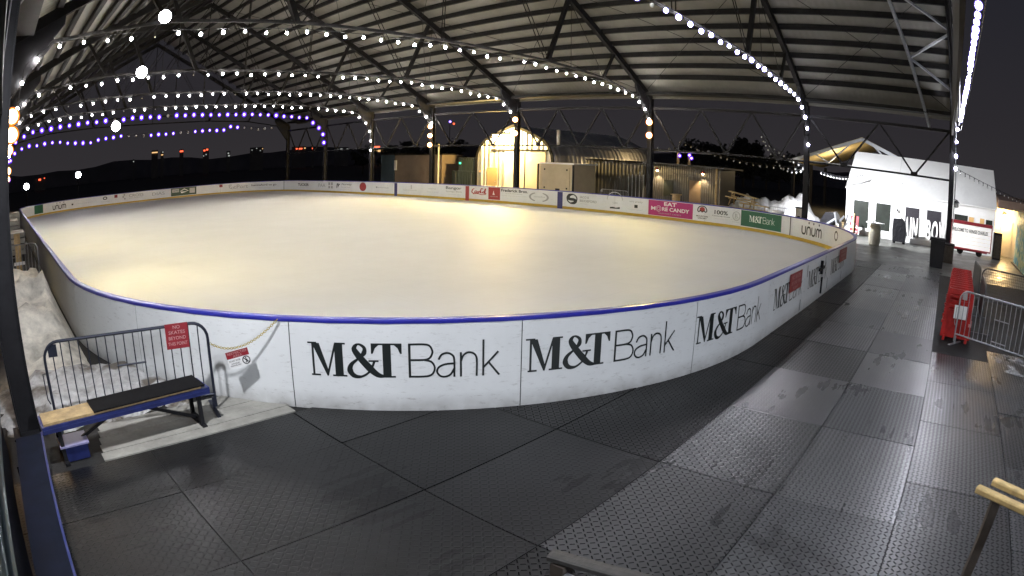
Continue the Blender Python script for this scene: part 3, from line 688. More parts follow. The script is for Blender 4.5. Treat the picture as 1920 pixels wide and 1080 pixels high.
tent_window(5.78, 4.74, .40, 1.99, glassd); tent_window(4.33, 3.31, .40, 1.99, glassd); tent_window(2.4, 1.44, .3, 2.0, blind); tent_window(1.0, 0.0, .3, 2.01, blind)
amberw = mat('amber_lit_window', (.4, .25, .1), .4, 0, .2, 3, emit=(1, .6, .2), estr=.25)
tent_window(-.8, -1.75, 1.2, 2.04, glassd); tent_window(-1.76, -2.15, 1.2, 2.0, amberw); tent_window(-2.5, -2.85, 1.3, 2.02, amberw); tent_window(-2.9, -3.4, 1.3, 2.0, glassd)
MB().tube([(TX + 1.0, 2.75, 3.3), (TX - .16, 2.86, 2.45), (TX - .16, 2.9, 1.72)], .014, 6).build('hanging_cable', galv, T)
MB().lathe([(.03, .12), (.05, .08), (.06, 0), (.03, -.02)], (TX - .16, 2.9, 1.66), 10).build('hanging_lamp', blackp, T)
for y in (3.0, -.9): MB().tube([(TX - .135, y, 2.57), (40, y, 4.97)], .012, 5).build('roof_seam', light_ink, T)
LT = thing('block_letters', 'tall white letters standing against the slatted tent windows', 'letters', (TX - .1, 1, 0))
for body, yy, ww in (('R', 2.82, .3), ('A', 2.38, .32), ('I', 2.02, .11), ('N', 1.86, .34), ('B', .98, .34), ('O', .6, .42), ('W', .14, .5)):
    vs, fs = fit_text(body, ww, 1.18, 0, .04)
    MB().add([(TX - .12, yy - u, .25 + v) for u, v in vs], fs).build('lettering', white_ink, LT)
MB().box(TX - .3, TX - .06, -.62, 3.05, 0, .25).build('plinth', vinyl, LT)
# barrel table
T = thing('barrel_table', 'pale barrel with round white table top in front of the tent', 'barrel table', (30.9, 3.65, 0))
MB().lathe([(.27, 0), (.31, .15), (.345, .5), (.31, .85), (.27, 1.0)], (30.9, 3.65, 0), 20).build('barrel', barrelm, T, True)
MB().lathe([(.27, 1.0), (.27, 1.07), (.52, 1.075), (.52, 1.11)], (30.9, 3.65, 0), 24).build('table_top', paper, T)
o = MB().lathe([(.06, 1.112), (.06, 1.28), (.03, 1.3)], (30.9, 3.78, 0), 12).build('candle', paper, None, True); tag(o, 'small white candle standing on the barrel table', 'candle')
T = thing('covered_grill', 'grill under a glossy black cover beside the tent window', 'covered grill', (34.4, 2.55, 0))
MB().prism([(2.17, .1), (2.93, .1), (2.98, .7), (2.95, 1.3), (2.42, 1.34), (2.2, 1.14), (2.12, .6)], 0, 34.1, 34.75).build('cover', blackbag, T)
for y in (2.25, 2.85): MB().lathe([(.09, 0), (.09, .12)], (34.4, y, 0), 12).build('wheel', blackp, T)
T = thing('sandwich_board', 'small sandwich board with a white crescent on maroon left of the tent', 'sign', (35.0, 5.45, 0))
MB().bar((34.8, 5.45, .06), (34.95, 5.45, 1.2), .62, .04, (0, 1, 0)).build('board', wood, T)
bd = MB().add([(34.775, 5.72, .16), (34.775, 5.18, .16), (34.89, 5.18, 1.1), (34.89, 5.72, 1.1)], [(0, 1, 2, 3)]).build('face', maroon, T)
mm = MB(); X = lambda u, v: (34.765 + .115 * v, 5.72 - .54 * u, .16 + .94 * v)
for i, (vs, fs) in enumerate([rect(.1, .06, .9, .12), rect(.1, .3, .9, .36), rect(.1, .4, .9, .43), ring(.45, .68, .2, .14, 60, 330)]): mm.add([X(u, v) for u, v in vs], fs)
mm.build('lettering', white_ink, T)
# marquee sign trailer
T = thing('marquee_sign', 'white letter board in red frame on a trailer right of the near column', 'marquee sign', (34, -1.95, 0))
fr = MB(); y0, y1, z0, z1 = -3.2, -.62, .38, 1.62
fr.box(33.95, 34.15, y0, y1, z1 - .02, z1 + .15).box(33.95, 34.15, y0, y1, z0 - .08, z0).box(33.95, 34.15, y0, y0 + .05, z0, z1 - .02).box(33.95, 34.15, y1 - .05, y1, z0, z1 - .02)
fr.build('frame', maroon, T)
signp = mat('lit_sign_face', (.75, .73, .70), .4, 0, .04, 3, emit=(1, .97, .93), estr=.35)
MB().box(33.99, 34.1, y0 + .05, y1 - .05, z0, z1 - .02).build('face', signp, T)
ln = MB()
for k in range(1, 6): ln.box(33.98, 33.989, y0 + .06, y1 - .06, z0 + .2 * k, z0 + .2 * k + .012)
ln.build('letter_rail', light_ink, T)
vs, fs = fit_text('WELCOME TO WINGS CHARLES', 2.25, .17, 0, .02)
MB().add([(33.975, -.68 - u, 1.2 + v) for u, v in vs], fs).build('lettering', black, T)
for y in (-1.3, -2.5): MB().tube([(34.25, y, .2), (34.42, y, .2)], .2, 14).build('wheel', blackp, T)
MB().bar((34.2, -3.0, .28), (34.2, -.6, .28), .1).build('chassis', maroon, T)
# bins and boxes by the near column
T = thing('litter_bin', 'tall square black litter bin in front of the near steel column', 'litter bin', (25.9, .08, 0))
MB().prism([(-.22, 0), (.38, 0), (.42, 1.08), (-.26, 1.08)], 0, 25.6, 26.2).build('body', blackp, T); MB().box(25.56, 26.24, -.28, .44, 1.085, 1.17).build('lid', blackp, T)
T = thing('planter_box', 'low dark planter box standing against the near steel column', 'planter', (28.6, -.35, 0))
MB().box(28.2, 29.1, -.75, .05, 0, .75).build('box', woodd, T); MB().box(28.16, 29.14, -.79, .09, .76, .82).build('rim', blackp, T)
T = thing('loudspeaker', 'tall black box standing right of the marquee sign', 'loudspeaker', (34.6, -3.62, 0))
MB().box(34.4, 34.9, -3.9, -3.38, 0, 1.42).build('cabinet', blackp, T); MB().box(34.385, 34.399, -3.86, -3.42, .1, 1.3).build('grille', woodd, T)
T = thing('globe_lamp', 'round pale globe lamp with dark shade on the near column', 'lamp', (29.45, -.66, 2.58))
MB().ball((29.4, -.75, 2.55), .13, 14, 10).build('globe', paper, T, True); MB().lathe([(.03, .24), (.16, .12), (.16, .1)], (29.4, -.75, 2.55), 14).build('shade', blackp, T); MB().tube([(29.4, -.58, 2.8), (29.4, -.75, 2.78)], .02).build('bracket', blackp, T)
# glowing passage, shed and painted container
T = thing('timber_shed', 'cream shed wall under a brown awning, flooded with amber lamp light', 'shed', (38, -4.9, 0))
cream = mat('cream_boarding', (.55, .50, .40), .6, 0, .1, 2)
MB().box(37.6, 38.2, -6.5, -3.7, 0, 2.75).build('wall', cream, T)
MB().prism([(36.4, 2.72), (38.2, 3.0), (38.2, 3.5), (36.4, 3.2)], 1, -6.4, -3.7).build('awning', mat('brown_awning', (.10, .065, .05), .7), T)
MB().box(37.55, 37.599, -4.9, -4.1, .02, 2.05).build('door', cream, T)
T = thing('wall_lamp', 'dazzling amber lamp on the cream shed beside the painted container', 'lamp', (37.5, -4.3, 2.3))
MB().box(37.45, 37.6, -4.4, -4.2, 2.25, 2.5).build('lamp_base', blackp, T); MB().ball((37.38, -4.3, 2.28), .16, 12, 8).build('lamp_globe', lampW, T, True)
mur = bpy.data.materials.new('painted_mural'); mur.use_nodes = True; nt = mur.node_tree
tc = nt.nodes.new('ShaderNodeTexCoord'); vo = nt.nodes.new('ShaderNodeTexNoise'); vo.inputs['Scale'].default_value = .9; vo.inputs['Detail'].default_value = 2; vo.inputs['Distortion'].default_value = 1.5
rp_ = nt.nodes.new('ShaderNodeValToRGB'); e = rp_.color_ramp; e.interpolation = 'B_SPLINE'
for i, (q, c) in enumerate(((0, (.02, .06, .3)), (.42, (.03, .22, .25)), (.5, (.45, .42, .12)), (.56, (.5, .48, .4)), (.64, (.08, .25, .1)), (1, (.03, .1, .35)))):
    el = e.elements[i] if i < 2 else e.elements.new(q); el.position = q; el.color = (*c, 1)
nt.links.new(tc.outputs['Object'], vo.inputs['Vector']); nt.links.new(vo.outputs['Fac'], rp_.inputs[0]); nt.links.new(rp_.outputs[0], nt.nodes['Principled BSDF'].inputs['Base Color']); nt.nodes['Principled BSDF'].inputs['Roughness'].default_value = .5
T = thing('shipping_container', 'shipping container painted with a blue, green and yellow mural at the right edge', 'container', (31, -5.8, 0))
q = MB()
for i in range(23):
    xa = 27.6 + i * .3; yy = -4.55 - (xa - 27.6) * .035
    q.prism([(xa, yy), (xa + .15, yy), (xa + .19, yy - .05), (xa + .26, yy - .05), (xa + .3, yy), (xa + .3, yy - 2.3), (xa, yy - 2.3)], 2, .06, 2.72)
q.build('body', mur, T); MB().box(27.55, 34.6, -7.2, -4.50, 2.72, 2.82).build('roof', blackp, T); MB().box(27.55, 34.6, -7.1, -4.62, 0, .06).build('base_frame', blackp, T)

# ------------------------------------------------------------------ crowd barriers
def barrier(label, m, group, L=2.14, H=1.07, kind='bars'):
    T = thing('crowd_barrier', label, 'crowd barrier', (0, 0, 0), 0, group)
    r = .2; f = []
    f.append((0, 0, .04)); f += [(r - r * math.cos(R(a)), 0, H - r + r * math.sin(R(a))) for a in range(0, 91, 15)]
    f += [(L - r + r * math.sin(R(a)), 0, H - r + r * math.cos(R(a))) for a in range(0, 91, 15)]; f.append((L, 0, .04))
    MB().tube(f, .019, 8).tube([(0, 0, .2), (L, 0, .2)], .016, 8).build('frame', m, T)
    b = MB(); n = 17
    if kind == 'bars':
        for i in range(1, n + 1):
            x = L * i / (n + 1); top = H if r < x < L - r else H - r + math.sqrt(max(0, r * r - (r - min(x, L - x)) ** 2))
            b.tube([(x, 0, .2), (x, 0, top)], .0085, 6)
        b.tube([(L * 7.9 / 18, -.004, .70), (L * 11.1 / 18, -.004, .70)], .012, 6); b.tube([(L * 7.9 / 18, -.004, .28), (L * 11.1 / 18, -.004, .28)], .012, 6)
        b.build('bars', m, T)
        MB().box(.06, .18, -.006, .006, H - .17, H - .03).build('name_plate', m, T)
    elif kind == 'mesh':
        for i in range(1, 34): b.tube([(L * i / 34, 0, .2), (L * i / 34, 0, H)], .004, 4)
        for i in range(1, 12): b.tube([(0, 0, .2 + (H - .2) * i / 12), (L, 0, .2 + (H - .2) * i / 12)], .004, 4)
        b.build('wire_mesh', m, T)
    else:
        b.box(.04, L - .04, -.008, .008, .22, H - .04); b.build('infill_panel', m, T)
    for x in (.03, L - .03): MB().bar((x, -.28, .012), (x, .28, .012), .05, .02).tube([(x, 0, .012), (x, 0, .16)], .018, 6).build('foot', m, T)
    MB().tube([(-.02, 0, .72), (-.06, 0, .72), (-.06, 0, .42), (-.03, 0, .36)], .008, 6).build('hook', m, T)
    return T
def put(T, a, b):
    T.location = (a[0], a[1], 0); T.rotation_euler = (0, 0, math.atan2(b[1] - a[1], b[0] - a[0])); return T
put(barrier('dark crowd barrier behind the blue bench, carrying the red no-skates sign', mat('dark_barrier_paint', (.02, .024, .04), .4, .3, .2, 9), 'crowd barriers'), (.3, 7.0), (2.4, 6.6))
g1 = put(barrier('silver barred crowd barrier in front of the red barricades', galv, 'crowd barriers'), (12.62, -.62), (11.55, -2.5))
put(barrier('wire mesh crowd barrier with amber lit ground behind it', darkgalv, 'crowd barriers', kind='mesh'), (17.9, -1.5), (17.2, -3.6))
g2 = put(barrier('solid grey panel barrier seen edge-on behind the red barricades', darkgalv, 'crowd barriers', kind='solid'), (14.0, -1.32), (16.1, -1.36))
g3 = put(copy_tree(g2), (17.6, -1.42), (22.4, -1.25)); g3['label'] = 'farther solid grey panel barrier, edge-on, nearest the marquee sign'
c3 = copy_tree(g1); put(c3, (-1.0, 19.9), (1.1, 19.3)); c3['label'] = 'distant crowd barrier at the left edge beyond the snow heap'

def plaque(o_name, label, c, ux, w, h, m, lines, ink, tilt=0.):
    """flat sign: c = centre, ux = reading direction"""
    ux = Vector(ux).normalized(); uz = Vector((0, 0, 1)); nrm = ux.cross(uz).normalized()
    ux2 = ux * math.cos(tilt) + uz * math.sin(tilt); uz2 = uz * math.cos(tilt) - ux * math.sin(tilt)
    c = Vector(c); T = thing(o_name, label, 'sign', tuple(c))
    P = lambda u, v, d=0: c + ux2 * u + uz2 * v + nrm * d
    b = MB(); b.hexa([P(-w / 2, -h / 2, -.004), P(w / 2, -h / 2, -.004), P(w / 2, -h / 2, .004), P(-w / 2, -h / 2, .004), P(-w / 2, h / 2, -.004), P(w / 2, h / 2, -.004), P(w / 2, h / 2, .004), P(-w / 2, h / 2, .004)])
    b.build('board', m, T)
    for body, u, v, ww, hh, ik in lines:
        q = MB()
        if isinstance(body, str):
            vs, fs = fit_text(body, ww, hh, 0, .015); q.add([P(u + a, v + bb, .0055) for a, bb in vs], fs); q.build('lettering', ik, T)
        else:
            for i, (vs, fs) in enumerate(body): q.add([P(u + a * ww, v + bb * hh, .005 + .0003 * i) for a, bb in vs], fs)
            q.build('panel' if len(body) == 1 else 'symbol', ik, T)
    return T
pinkink = mat('worn_pink_ink', (.42, .22, .22), .5, 0, .3, 30)
d = Vector((2.1, -.4, 0)).normalized(); n0 = Vector((-.19, -.98, 0))
cs = Vector((2.02, 6.672, .955)) + n0 * .03
plaque('notice_sign', 'red notice reading no skates beyond this point, on the dark barrier', cs, d, .29, .29, maroon,
       [('NO', -.045, .085, .09, .04, pinkink), ('SKATES', -.105, .025, .21, .04, pinkink), ('BEYOND', -.11, -.04, .22, .04, pinkink), ('THIS POINT', -.125, -.105, .25, .04, pinkink)], pinkink)
# red notices on the outer boards
for s, z, lab in ((154.6 - 2.15, .76, 'red notice hung on the boards below the blue rail, nearer of two'), (158.2, .78, 'red notice hung on the boards at the far right corner')):
    p, nn = rp(s); ux = Vector((-nn.y, nn.x, 0))
    plaque('notice_sign', lab, p + nn * .075 + Vector((0, 0, z)), ux, 1.0 if s < 155 else 1.25, .36, maroon,
           [('NO SKATES', -.36, .06, .72, .08, pinkink), ('BEYOND THIS', -.36, -.05, .72, .07, pinkink), ('POINT', -.2, -.15, .4, .06, pinkink)], pinkink)
# chain with the restricted-area sign
ca = Vector((2.43, 6.62, .80)); cb = rs(142.62, .09, 1.05); cpts = []
for i in range(41):
    t = i / 40; q = ca.lerp(cb, t); q.z -= .16 * 4 * t * (1 - t) * (1.15 - .3 * t); cpts.append(q)
CH_ = MB()
for i in range(40):
    a, b = cpts[i], cpts[i + 1]; dd = (b - a); up = Vector((0, 0, 1)) if i % 2 else dd.cross(Vector((0, 0, 1))).normalized()
    sd = dd.cross(up).normalized() * .011; m_ = (a + b) / 2; e = dd * .62
    CH_.tube([m_ - e * .7 + sd, m_ + e * .7 + sd, m_ + e, m_ + e * .7 - sd, m_ - e * .7 - sd, m_ - e, m_ - e * .7 + sd], .0042, 5)
tag(CH_.build('plastic_chain', mat('yellow_chain', (.38, .30, .06), .5, 0, .3, 20), None), 'yellow plastic chain looped from the barrier to the blue rail', 'chain')
mid = cpts[16]; ux = (cpts[22] - cpts[10]); ux.z = 0
plaque('warning_sign', 'white and dark red restricted area sign hanging from the yellow chain', mid + Vector((0, 0, -.13)), ux, .29, .2, paper,
       [([rect(-.5, .08, .5, .5)], 0, 0, .29, .2, maroon), ('RESTRICTED', -.125, .06, .25, .03, pinkink), ('AREA', -.06, .022, .12, .03, pinkink), ('DO NOT ENTER', -.13, -.025, .15, .022, black),
        ('AUTHORIZED', -.11, -.055, .11, .016, black), ('PERSONNEL ONLY', -.125, -.08, .14, .016, black), ([ring(.5, .5, .45, .12), ribbon([(.2, .8), (.8, .2)], .1), disc(.5, .78, .08), ribbon([(.5, .7), (.5, .4), (.36, .2)], .1), ribbon([(.5, .42), (.62, .2)], .09), ribbon([(.34, .5), (.5, .62), (.66, .5)], .08)], .04, -.09, .1, .1, black)], black, .22)

# ------------------------------------------------------------------ bench and left foreground
T = thing('bench', 'long bench with blue frame and black rubber top beside the boards', 'bench', (1.1, 6.35, 0))
A = Vector((.06, 6.1, 0)); B = Vector((2.2, 6.2, 0)); dx = (B - A).normalized(); dy = Vector((-dx.y, dx.x, 0)); LB = (B - A).length
P = lambda u, v, z: A + dx * u + dy * v + Vector((0, 0, z))
def obox(mb, u0, u1, v0, v1, z0, z1): return mb.hexa([P(u0, v0, z0), P(u1, v0, z0), P(u1, v1, z0), P(u0, v1, z0), P(u0, v0, z1), P(u1, v0, z1), P(u1, v1, z1), P(u0, v1, z1)])
fr = MB(); obox(fr, 0, LB, 0, .04, .37, .445); obox(fr, 0, LB, .34, .38, .37, .445); obox(fr, 0, .04, .04, .34, .37, .445); obox(fr, LB - .04, LB, .04, .34, .37, .445); obox(fr, 0, LB, -.004, 0, .40, .415)
for u in (.5, 1.0, 1.5): obox(fr, u, u + .04, .04, .34, .37, .42)
fr.build('frame', bluesteel, T)
obox(MB(), .03, LB - .1, .02, .36, .447, .475).build('seat_plank', wood, T)
mt = MB(); obox(mt, .66, LB - .06, -.012, .385, .477, .492); mt.build('rubber_mat', mat('bench_rubber', (.006, .006, .007), .85, 0, .3, 9, spec=.1), T)
for u, s in ((.2, 1), (LB - .14, -1)):
    for v in (.05, .33): MB().bar(P(u, v, .0), P(u, v, .37), .045, .045).build('leg', steel2, T)
    MB().bar(P(u, .05, .06), P(u, .33, .06), .04).bar(P(u, .19, .06), P(u + s * .75, .19, .37), .035).build('leg_brace', steel2, T)
    MB().bar(P(u, -.03, .012), P(u, .41, .012), .06, .024).build('foot', steel2, T)
T = thing('plastic_crate', 'small blue plastic crate lying under the bench end', 'crate', (.4, 6.3, 0))
MB().prism([(6.16, .0), (6.42, .0), (6.44, .17), (6.14, .17)], 0, .24, .56).build('body', bluesteel, T); MB().box(.22, .58, 6.12, 6.46, .172, .19).build('lid', mat('pale_lilac_plastic', (.25, .24, .42), .5), T)
T = thing('steel_bench', 'low navy steel bench seen end-on in the left foreground', 'bench', (-.15, 4.3, 0))
q = MB(); za, zb = .33, .45
q.hexa([(-.27, 5.98, za), (.04, 5.98, za), (-.17, 1.2, za), (-.44, 1.2, za), (-.27, 5.98, zb), (.04, 5.98, zb), (-.17, 1.2, zb), (-.44, 1.2, zb)][0:0] or [(-.44, 1.2, za), (-.17, 1.2, za), (.04, 5.98, za), (-.27, 5.98, za), (-.44, 1.2, zb), (-.17, 1.2, zb), (.04, 5.98, zb), (-.27, 5.98, zb)])
q.build('seat', navy, T)
MB().bar((-.165, 1.2, .455), (.045, 5.98, .455), .02, .02).build('edge_trim', bluesteel, T)
for y in (1.6, 5.6): MB().box(-.33, .0, y, y + .06, 0, .325).build('leg', steel2, T)
T = thing('corrugated_panel', 'blue grey corrugated metal lid outside the left wall', 'corrugated panel', (-.9, 4.6, 0))
q = MB(); n = 60
for i in range(n):
    xa = -1.5 + i * .02; xb = xa + .02; f = lambda x: .98 + .012 * math.sin(x * 2 * math.pi / .085)
    s_ = -.115 / 3.7
    def L_(x, y): return x + .0 + (y - 6.5) * .022
    q.add([(L_(xa, 1.5), 1.5, f(xa)), (L_(xb, 1.5), 1.5, f(xb)), (L_(xb, 6.9), 6.9, f(xb)), (L_(xa, 6.9), 6.9, f(xa))], [(0, 1, 2, 3)])
q.build('sheet', bluecorr, T); MB().box(-1.45, -.45, 1.6, 6.8, 0, .96).build('box', navy, T)

dimsnow = mat('thin_slush', (.2, .2, .2), .6, 0, .5, 8, bump=.03, bscale=20)
patchsnow = mat('trampled_snow', (.5, .5, .5), .8, 0, .35, 5, bump=.08, bscale=9)
nt = patchsnow.node_tree; b = nt.nodes['Principled BSDF']; src = b.inputs['Base Color'].links[0].from_socket
tc = nt.nodes.new('ShaderNodeTexCoord'); n = nt.nodes.new('ShaderNodeTexNoise'); n.inputs['Scale'].default_value = 1.3; n.inputs['Detail'].default_value = 7; nt.links.new(tc.outputs['Object'], n.inputs['Vector'])
r_ = nt.nodes.new('ShaderNodeMapRange'); r_.inputs['From Min'].default_value = .5; r_.inputs['From Max'].default_value = .58; r_.inputs['To Max'].default_value = .9; nt.links.new(n.outputs['Fac'], r_.inputs['Value'])
mx = nt.nodes.new('ShaderNodeMix'); mx.data_type = 'RGBA'; mx.inputs[7].default_value = (.11, .09, .065, 1); nt.links.new(r_.outputs[0], mx.inputs[0]); nt.links.new(src, mx.inputs[6]); nt.links.new(mx.outputs[2], b.inputs['Base Color'])
def mound(name, label, x0, x1, y0, y1, h, m, res=.16, cat='snow heap', group=None, rough=.12, seed=1, base=-.03):
    from mathutils import noise
    nx = max(4, int((x1 - x0) / res)); ny = max(4, int((y1 - y0) / res)); mb = MB(); v = []
    for j in range(ny + 1):
        for i in range(nx + 1):
            x = x0 + (x1 - x0) * i / nx; y = y0 + (y1 - y0) * j / ny
            a, b = i / nx, j / ny; e = min(1, 4 * min(a, 1 - a) + .02) * min(1, 4 * min(b, 1 - b) + .02)
            q = Vector((x * 1.3 + seed * 9, y * 1.3, seed * 3.))
            z = h(a, b) * e * (1 + .5 * noise.fractal(q * .8, 1., 2., 4)) + rough * noise.fractal(q * 3, 1., 2., 4) * min(1, e * 2)
            v.append((x, y, max(base, z + base) if e > .1 else base))
    mb.add(v, [(j * (nx + 1) + i, j * (nx + 1) + i + 1, (j + 1) * (nx + 1) + i + 1, (j + 1) * (nx + 1) + i) for j in range(ny) for i in range(nx)])
    return tag(mb.build(name, m, None, True), label, cat, group)
mound('snow_heap', 'tall heap of dirty snow piled against the left end of the boards', -.7, 1.22, 8.7, 17.5, lambda a, b: .92 * (.55 + .45 * math.sin(math.pi * min(1, b * 1.15))), dirtsnow, rough=.14)
mound('snow_patch', 'lumpy trampled snow on the ground behind the dark barrier', -.6, 2.6, 6.95, 9.4, lambda a, b: .10 + .22 * b * (1 - a), patchsnow, rough=.12, seed=4, cat='snow patch')
mound('snow_patch', 'thin icy snow patch under the silver barrier at the right edge', 10.6, 12.7, -4.2, -1.25, lambda a, b: .02, dimsnow, rough=.06, seed=6, cat='snow patch', res=.1)
mound('snow_heap', 'long snow bank behind the picnic tables beyond the far wall', 36.8, 40, 8.2, 15.2, lambda a, b: 1.35 + .25 * math.sin(9 * b), snowm, rough=.3, seed=2, res=.25)
T = thing('timber_gate', 'pale upright board with a crossbar at the left edge past the snow', 'gate', (.36, 21, 0))
MB().box(.26, .5, 20.9, 20.95, 0, 1.3).build('board', wood, T); MB().box(.2, .62, 20.85, 20.89, .3, .4).build('crossbar', paper, T)
for i, (x, y, z) in enumerate(((.75, 27, .9), (.6, 33, 1.1), (.9, 40, 1.2))):
    T = thing('stacked_panels', ('nearest', 'middle', 'farthest')[i] + ' stack of pale panels along the left outside of the boards', 'panel stack', (x, y, 0), 0, 'stacks of pale panels')
    for k in range(4): MB().box(x - .75, x + .1, y - 1, y + 1, .1 + k * z / 4, .06 + (k + 1) * z / 4).build('panel', plank, T)

# ------------------------------------------------------------------ right foreground
def barricade():
    T = thing('plastic_barricade', 'red plastic barricade in the nested row by the walkway', 'barricade', (0, 0, 0), 0, 'red plastic barricades nested in a row')
    w, h, t = .66, 1.04, .05
    m = MB(); m.prism([(-w / 2 - .03, .06), (w / 2 + .03, .06), (w / 2, .62), (-w / 2, .62)], 0, -t / 2, t / 2)
    m.prism([(-w / 2, .62), (-w / 2 + .09, .62), (-w / 2 + .09, h - .1), (-w / 2 + .02, h - .1)], 0, -t / 2, t / 2); m.prism([(w / 2 - .09, .62), (w / 2, .62), (w / 2 - .02, h - .1), (w / 2 - .09, h - .1)], 0, -t / 2, t / 2)
    for k in range(3): m.box(-t / 2, t / 2, -w / 2 + .09, w / 2 - .09, .66 + k * .1, .71 + k * .1)
    m.prism([(-w / 2 + .02, h - .1), (w / 2 - .02, h - .1), (w / 2 - .05, h), (-w / 2 + .05, h)], 0, -t / 2 - .01, t / 2 + .01)
    m.build('panel', redpl, T)
    for s in (-1, 1): MB().prism([(-.16, 0), (.16, 0), (.05, .09), (-.05, .09)], 1, s * (w / 2 - .06) - .03, s * (w / 2 - .06) + .03).build('foot', redpl, T)
    for s in (-1, 1): MB().box(-.045, .045, s * (w / 2) - .02, s * (w / 2) + .05, .33, .39).build('connector', mat('pale_red_plastic', (.5, .22, .2), .4) if s < 0 else redpl, T)
    return T
b0 = barricade()
for k in range(12):
    o = b0 if k == 0 else copy_tree(b0)
    if k: o['label'] = 'red plastic barricade in the nested row by the walkway'; o['group'] = 'red plastic barricades nested in a row'
    o.location = (12.85 + .36 * k, -.64 - .012 * k + rnd.uniform(-.015, .015), 0); o.rotation_euler = (0, R(5), R(rnd.uniform(-2, 2)))
    if k == 0: o['label'] = 'nearest red plastic barricade, with a white paper notice on it'; del o['group']
o = plaque('paper_notice', 'blank white paper notice on the nearest red barricade', (12.80, -.68, .60), (0, -1, 0), .3, .27, paper, [], black)
T = thing('timber_rail', 'pair of pale round-edged timber rails on dark posts, bottom right corner', 'timber rail', (4, -1, 0))
def rail(a, b, m, w=.085, h=.05):
    a = Vector(a); b = Vector(b); d_ = (b - a).normalized(); sd = d_.cross(Vector((0, 0, 1))); N = 10
    prof = [(math.copysign(abs(math.cos(2 * math.pi * (i + .5) / N)) ** .5, math.cos(2 * math.pi * (i + .5) / N)) * w / 2, math.copysign(abs(math.sin(2 * math.pi * (i + .5) / N)) ** .5, math.sin(2 * math.pi * (i + .5) / N)) * h / 2) for i in range(N)]
    return MB().add([a + sd * p + Vector((0, 0, q)) for p, q in prof] + [b + sd * p + Vector((0, 0, q)) for p, q in prof], [(i, (i + 1) % N, N + (i + 1) % N, N + i) for i in range(N)] + [list(range(N)), list(range(N, 2 * N))]).build('rail', m, T)
rail((3.97, -.66, .985), (3.45, -1.75, .985), woodp); rail((4.14, -.80, .985), (3.62, -1.85, .985), woodp)
for y, x in ((-.84, 3.97), (-1.6, 3.6)): MB().bar((x, y, 0), (x, y, .955), .07, .09).build('post', woodd, T)
T = thing('hand_rail', 'grey timber handrail end on a dark post, bottom centre', 'handrail', (2.2, 1.2, 0))
rail((2.13, 1.54, .88), (2.37, .25, .88), mat('worn_grey_timber', (.05, .048, .045), .7, 0, .35, 9, bump=.004, bscale=30), .09, .045)
for y, x in ((1.47, 2.14), (.35, 2.35)): MB().bar((x, y, 0), (x, y, .855), .08, .09).build('post', woodd, T)
MB().box(2.06, 2.12, 1.28, 1.42, .7, .82).build('bracket', galv, T)

# ------------------------------------------------------------------ buildings beyond the far wall
HX, HY, HH = 36.0, 31.25, 5.25
T = thing('quonset_hut', 'arched corrugated steel hut with bright amber-lit front behind the far boards', 'hut', (43, HY, 0))
prof = [(-3.68, 0), (-3.7, 2.5), (-3.6, 3.1), (-3.3, 3.7), (-2.8, 4.15), (-1.5, 4.72), (0, HH), (1.5, 4.72), (2.8, 4.15), (3.3, 3.7), (3.6, 3.1), (3.7, 2.5), (3.68, 0)]
q = MB(); nx = 58
shell = []
for i in range(nx + 1):
    x = HX + .12 + i * .26; e = .05 if i % 2 else 0
    shell += [(x, HY + y * (1 + e / 3.7), z * (1 + e / 5)) for y, z in prof]
k = len(prof); q.add(shell, [(i * k + j, i * k + j + 1, (i + 1) * k + j + 1, (i + 1) * k + j) for i in range(nx) for j in range(k - 1)]); q.build('barrel_roof', hutside, T)
q = MB(); ys = [-3.68 + i * .092 for i in range(81)]
def hz(y):
    y = abs(y); P_ = prof[6:]
    for (a, za), (b, zb) in zip(P_, P_[1:]):
        if a <= y <= b: return za + (zb - za) * (y - a) / (b - a) if b > a else za
    return 2.5
for i in range(80):
    xo = (0, .035, .06, .035)[i % 4]; xo2 = (0, .035, .06, .035)[(i + 1) % 4]
    q.add([(HX - xo, HY + ys[i], 0), (HX - xo2, HY + ys[i + 1], 0), (HX - xo2, HY + ys[i + 1], hz(ys[i + 1]) if abs(ys[i + 1]) < 3.66 else 2.5), (HX - xo, HY + ys[i], hz(ys[i]) if abs(ys[i]) < 3.66 else 2.5)], [(0, 1, 2, 3)])
q.build('end_wall', hut, T)
tr = MB()
for (a, za), (b, zb) in zip(prof, prof[1:]): tr.bar((HX - .02, HY + a * 1.01, za * 1.01), (HX - .02, HY + b * 1.01, zb * 1.01), .2, .1, (1, 0, 0))
tr.build('gable_trim', steel, T)
dr = MB().box(HX - .12, HX - .065, 28.1, 31.95, 0, 3.35).build('sliding_door', mat('cream_door', (.55, .5, .42), .5, 0, .06, 1), T)
MB().box(HX - .15, HX - .125, 29.98, 30.02, .02, 3.3).build('door_edge', steel, dr); MB().box(HX - .2, HX - .065, 27.9, 33.3, 3.38, 3.5).build('door_track', steel, T)
d2 = MB().box(HX - .12, HX - .065, 32.75, 33.75, 0, 2.05).build('door', mat('tan_door', (.26, .19, .10), .5, 0, .06, 1), T)
MB().ball((HX - .15, 32.85, 1.0), .04, 8, 6).build('handle', galv, d2)
MB().tube([(HX + .9, 27.75, 3.9), (HX + .9, 27.75, 5.0)], .12, 10).build('flue', paper, T)
L_ = thing('wall_lamp', 'dazzling white wall lamp above the hut door, beside the steel column', 'lamp', (HX - .2, 32.3, 4.1))
MB().box(HX - .3, HX - .05, 31.6, 33.2, 4.62, 4.7).build('hood', blackp, L_); MB().box(HX - .26, HX - .1, 31.7, 33.1, 3.75, 4.6).build('lens', lampW, L_)
L2 = thing('wall_lamp', 'small round lamp low on the hut front beside the tan door', 'lamp', (HX - .1, 34.45, 1.75))
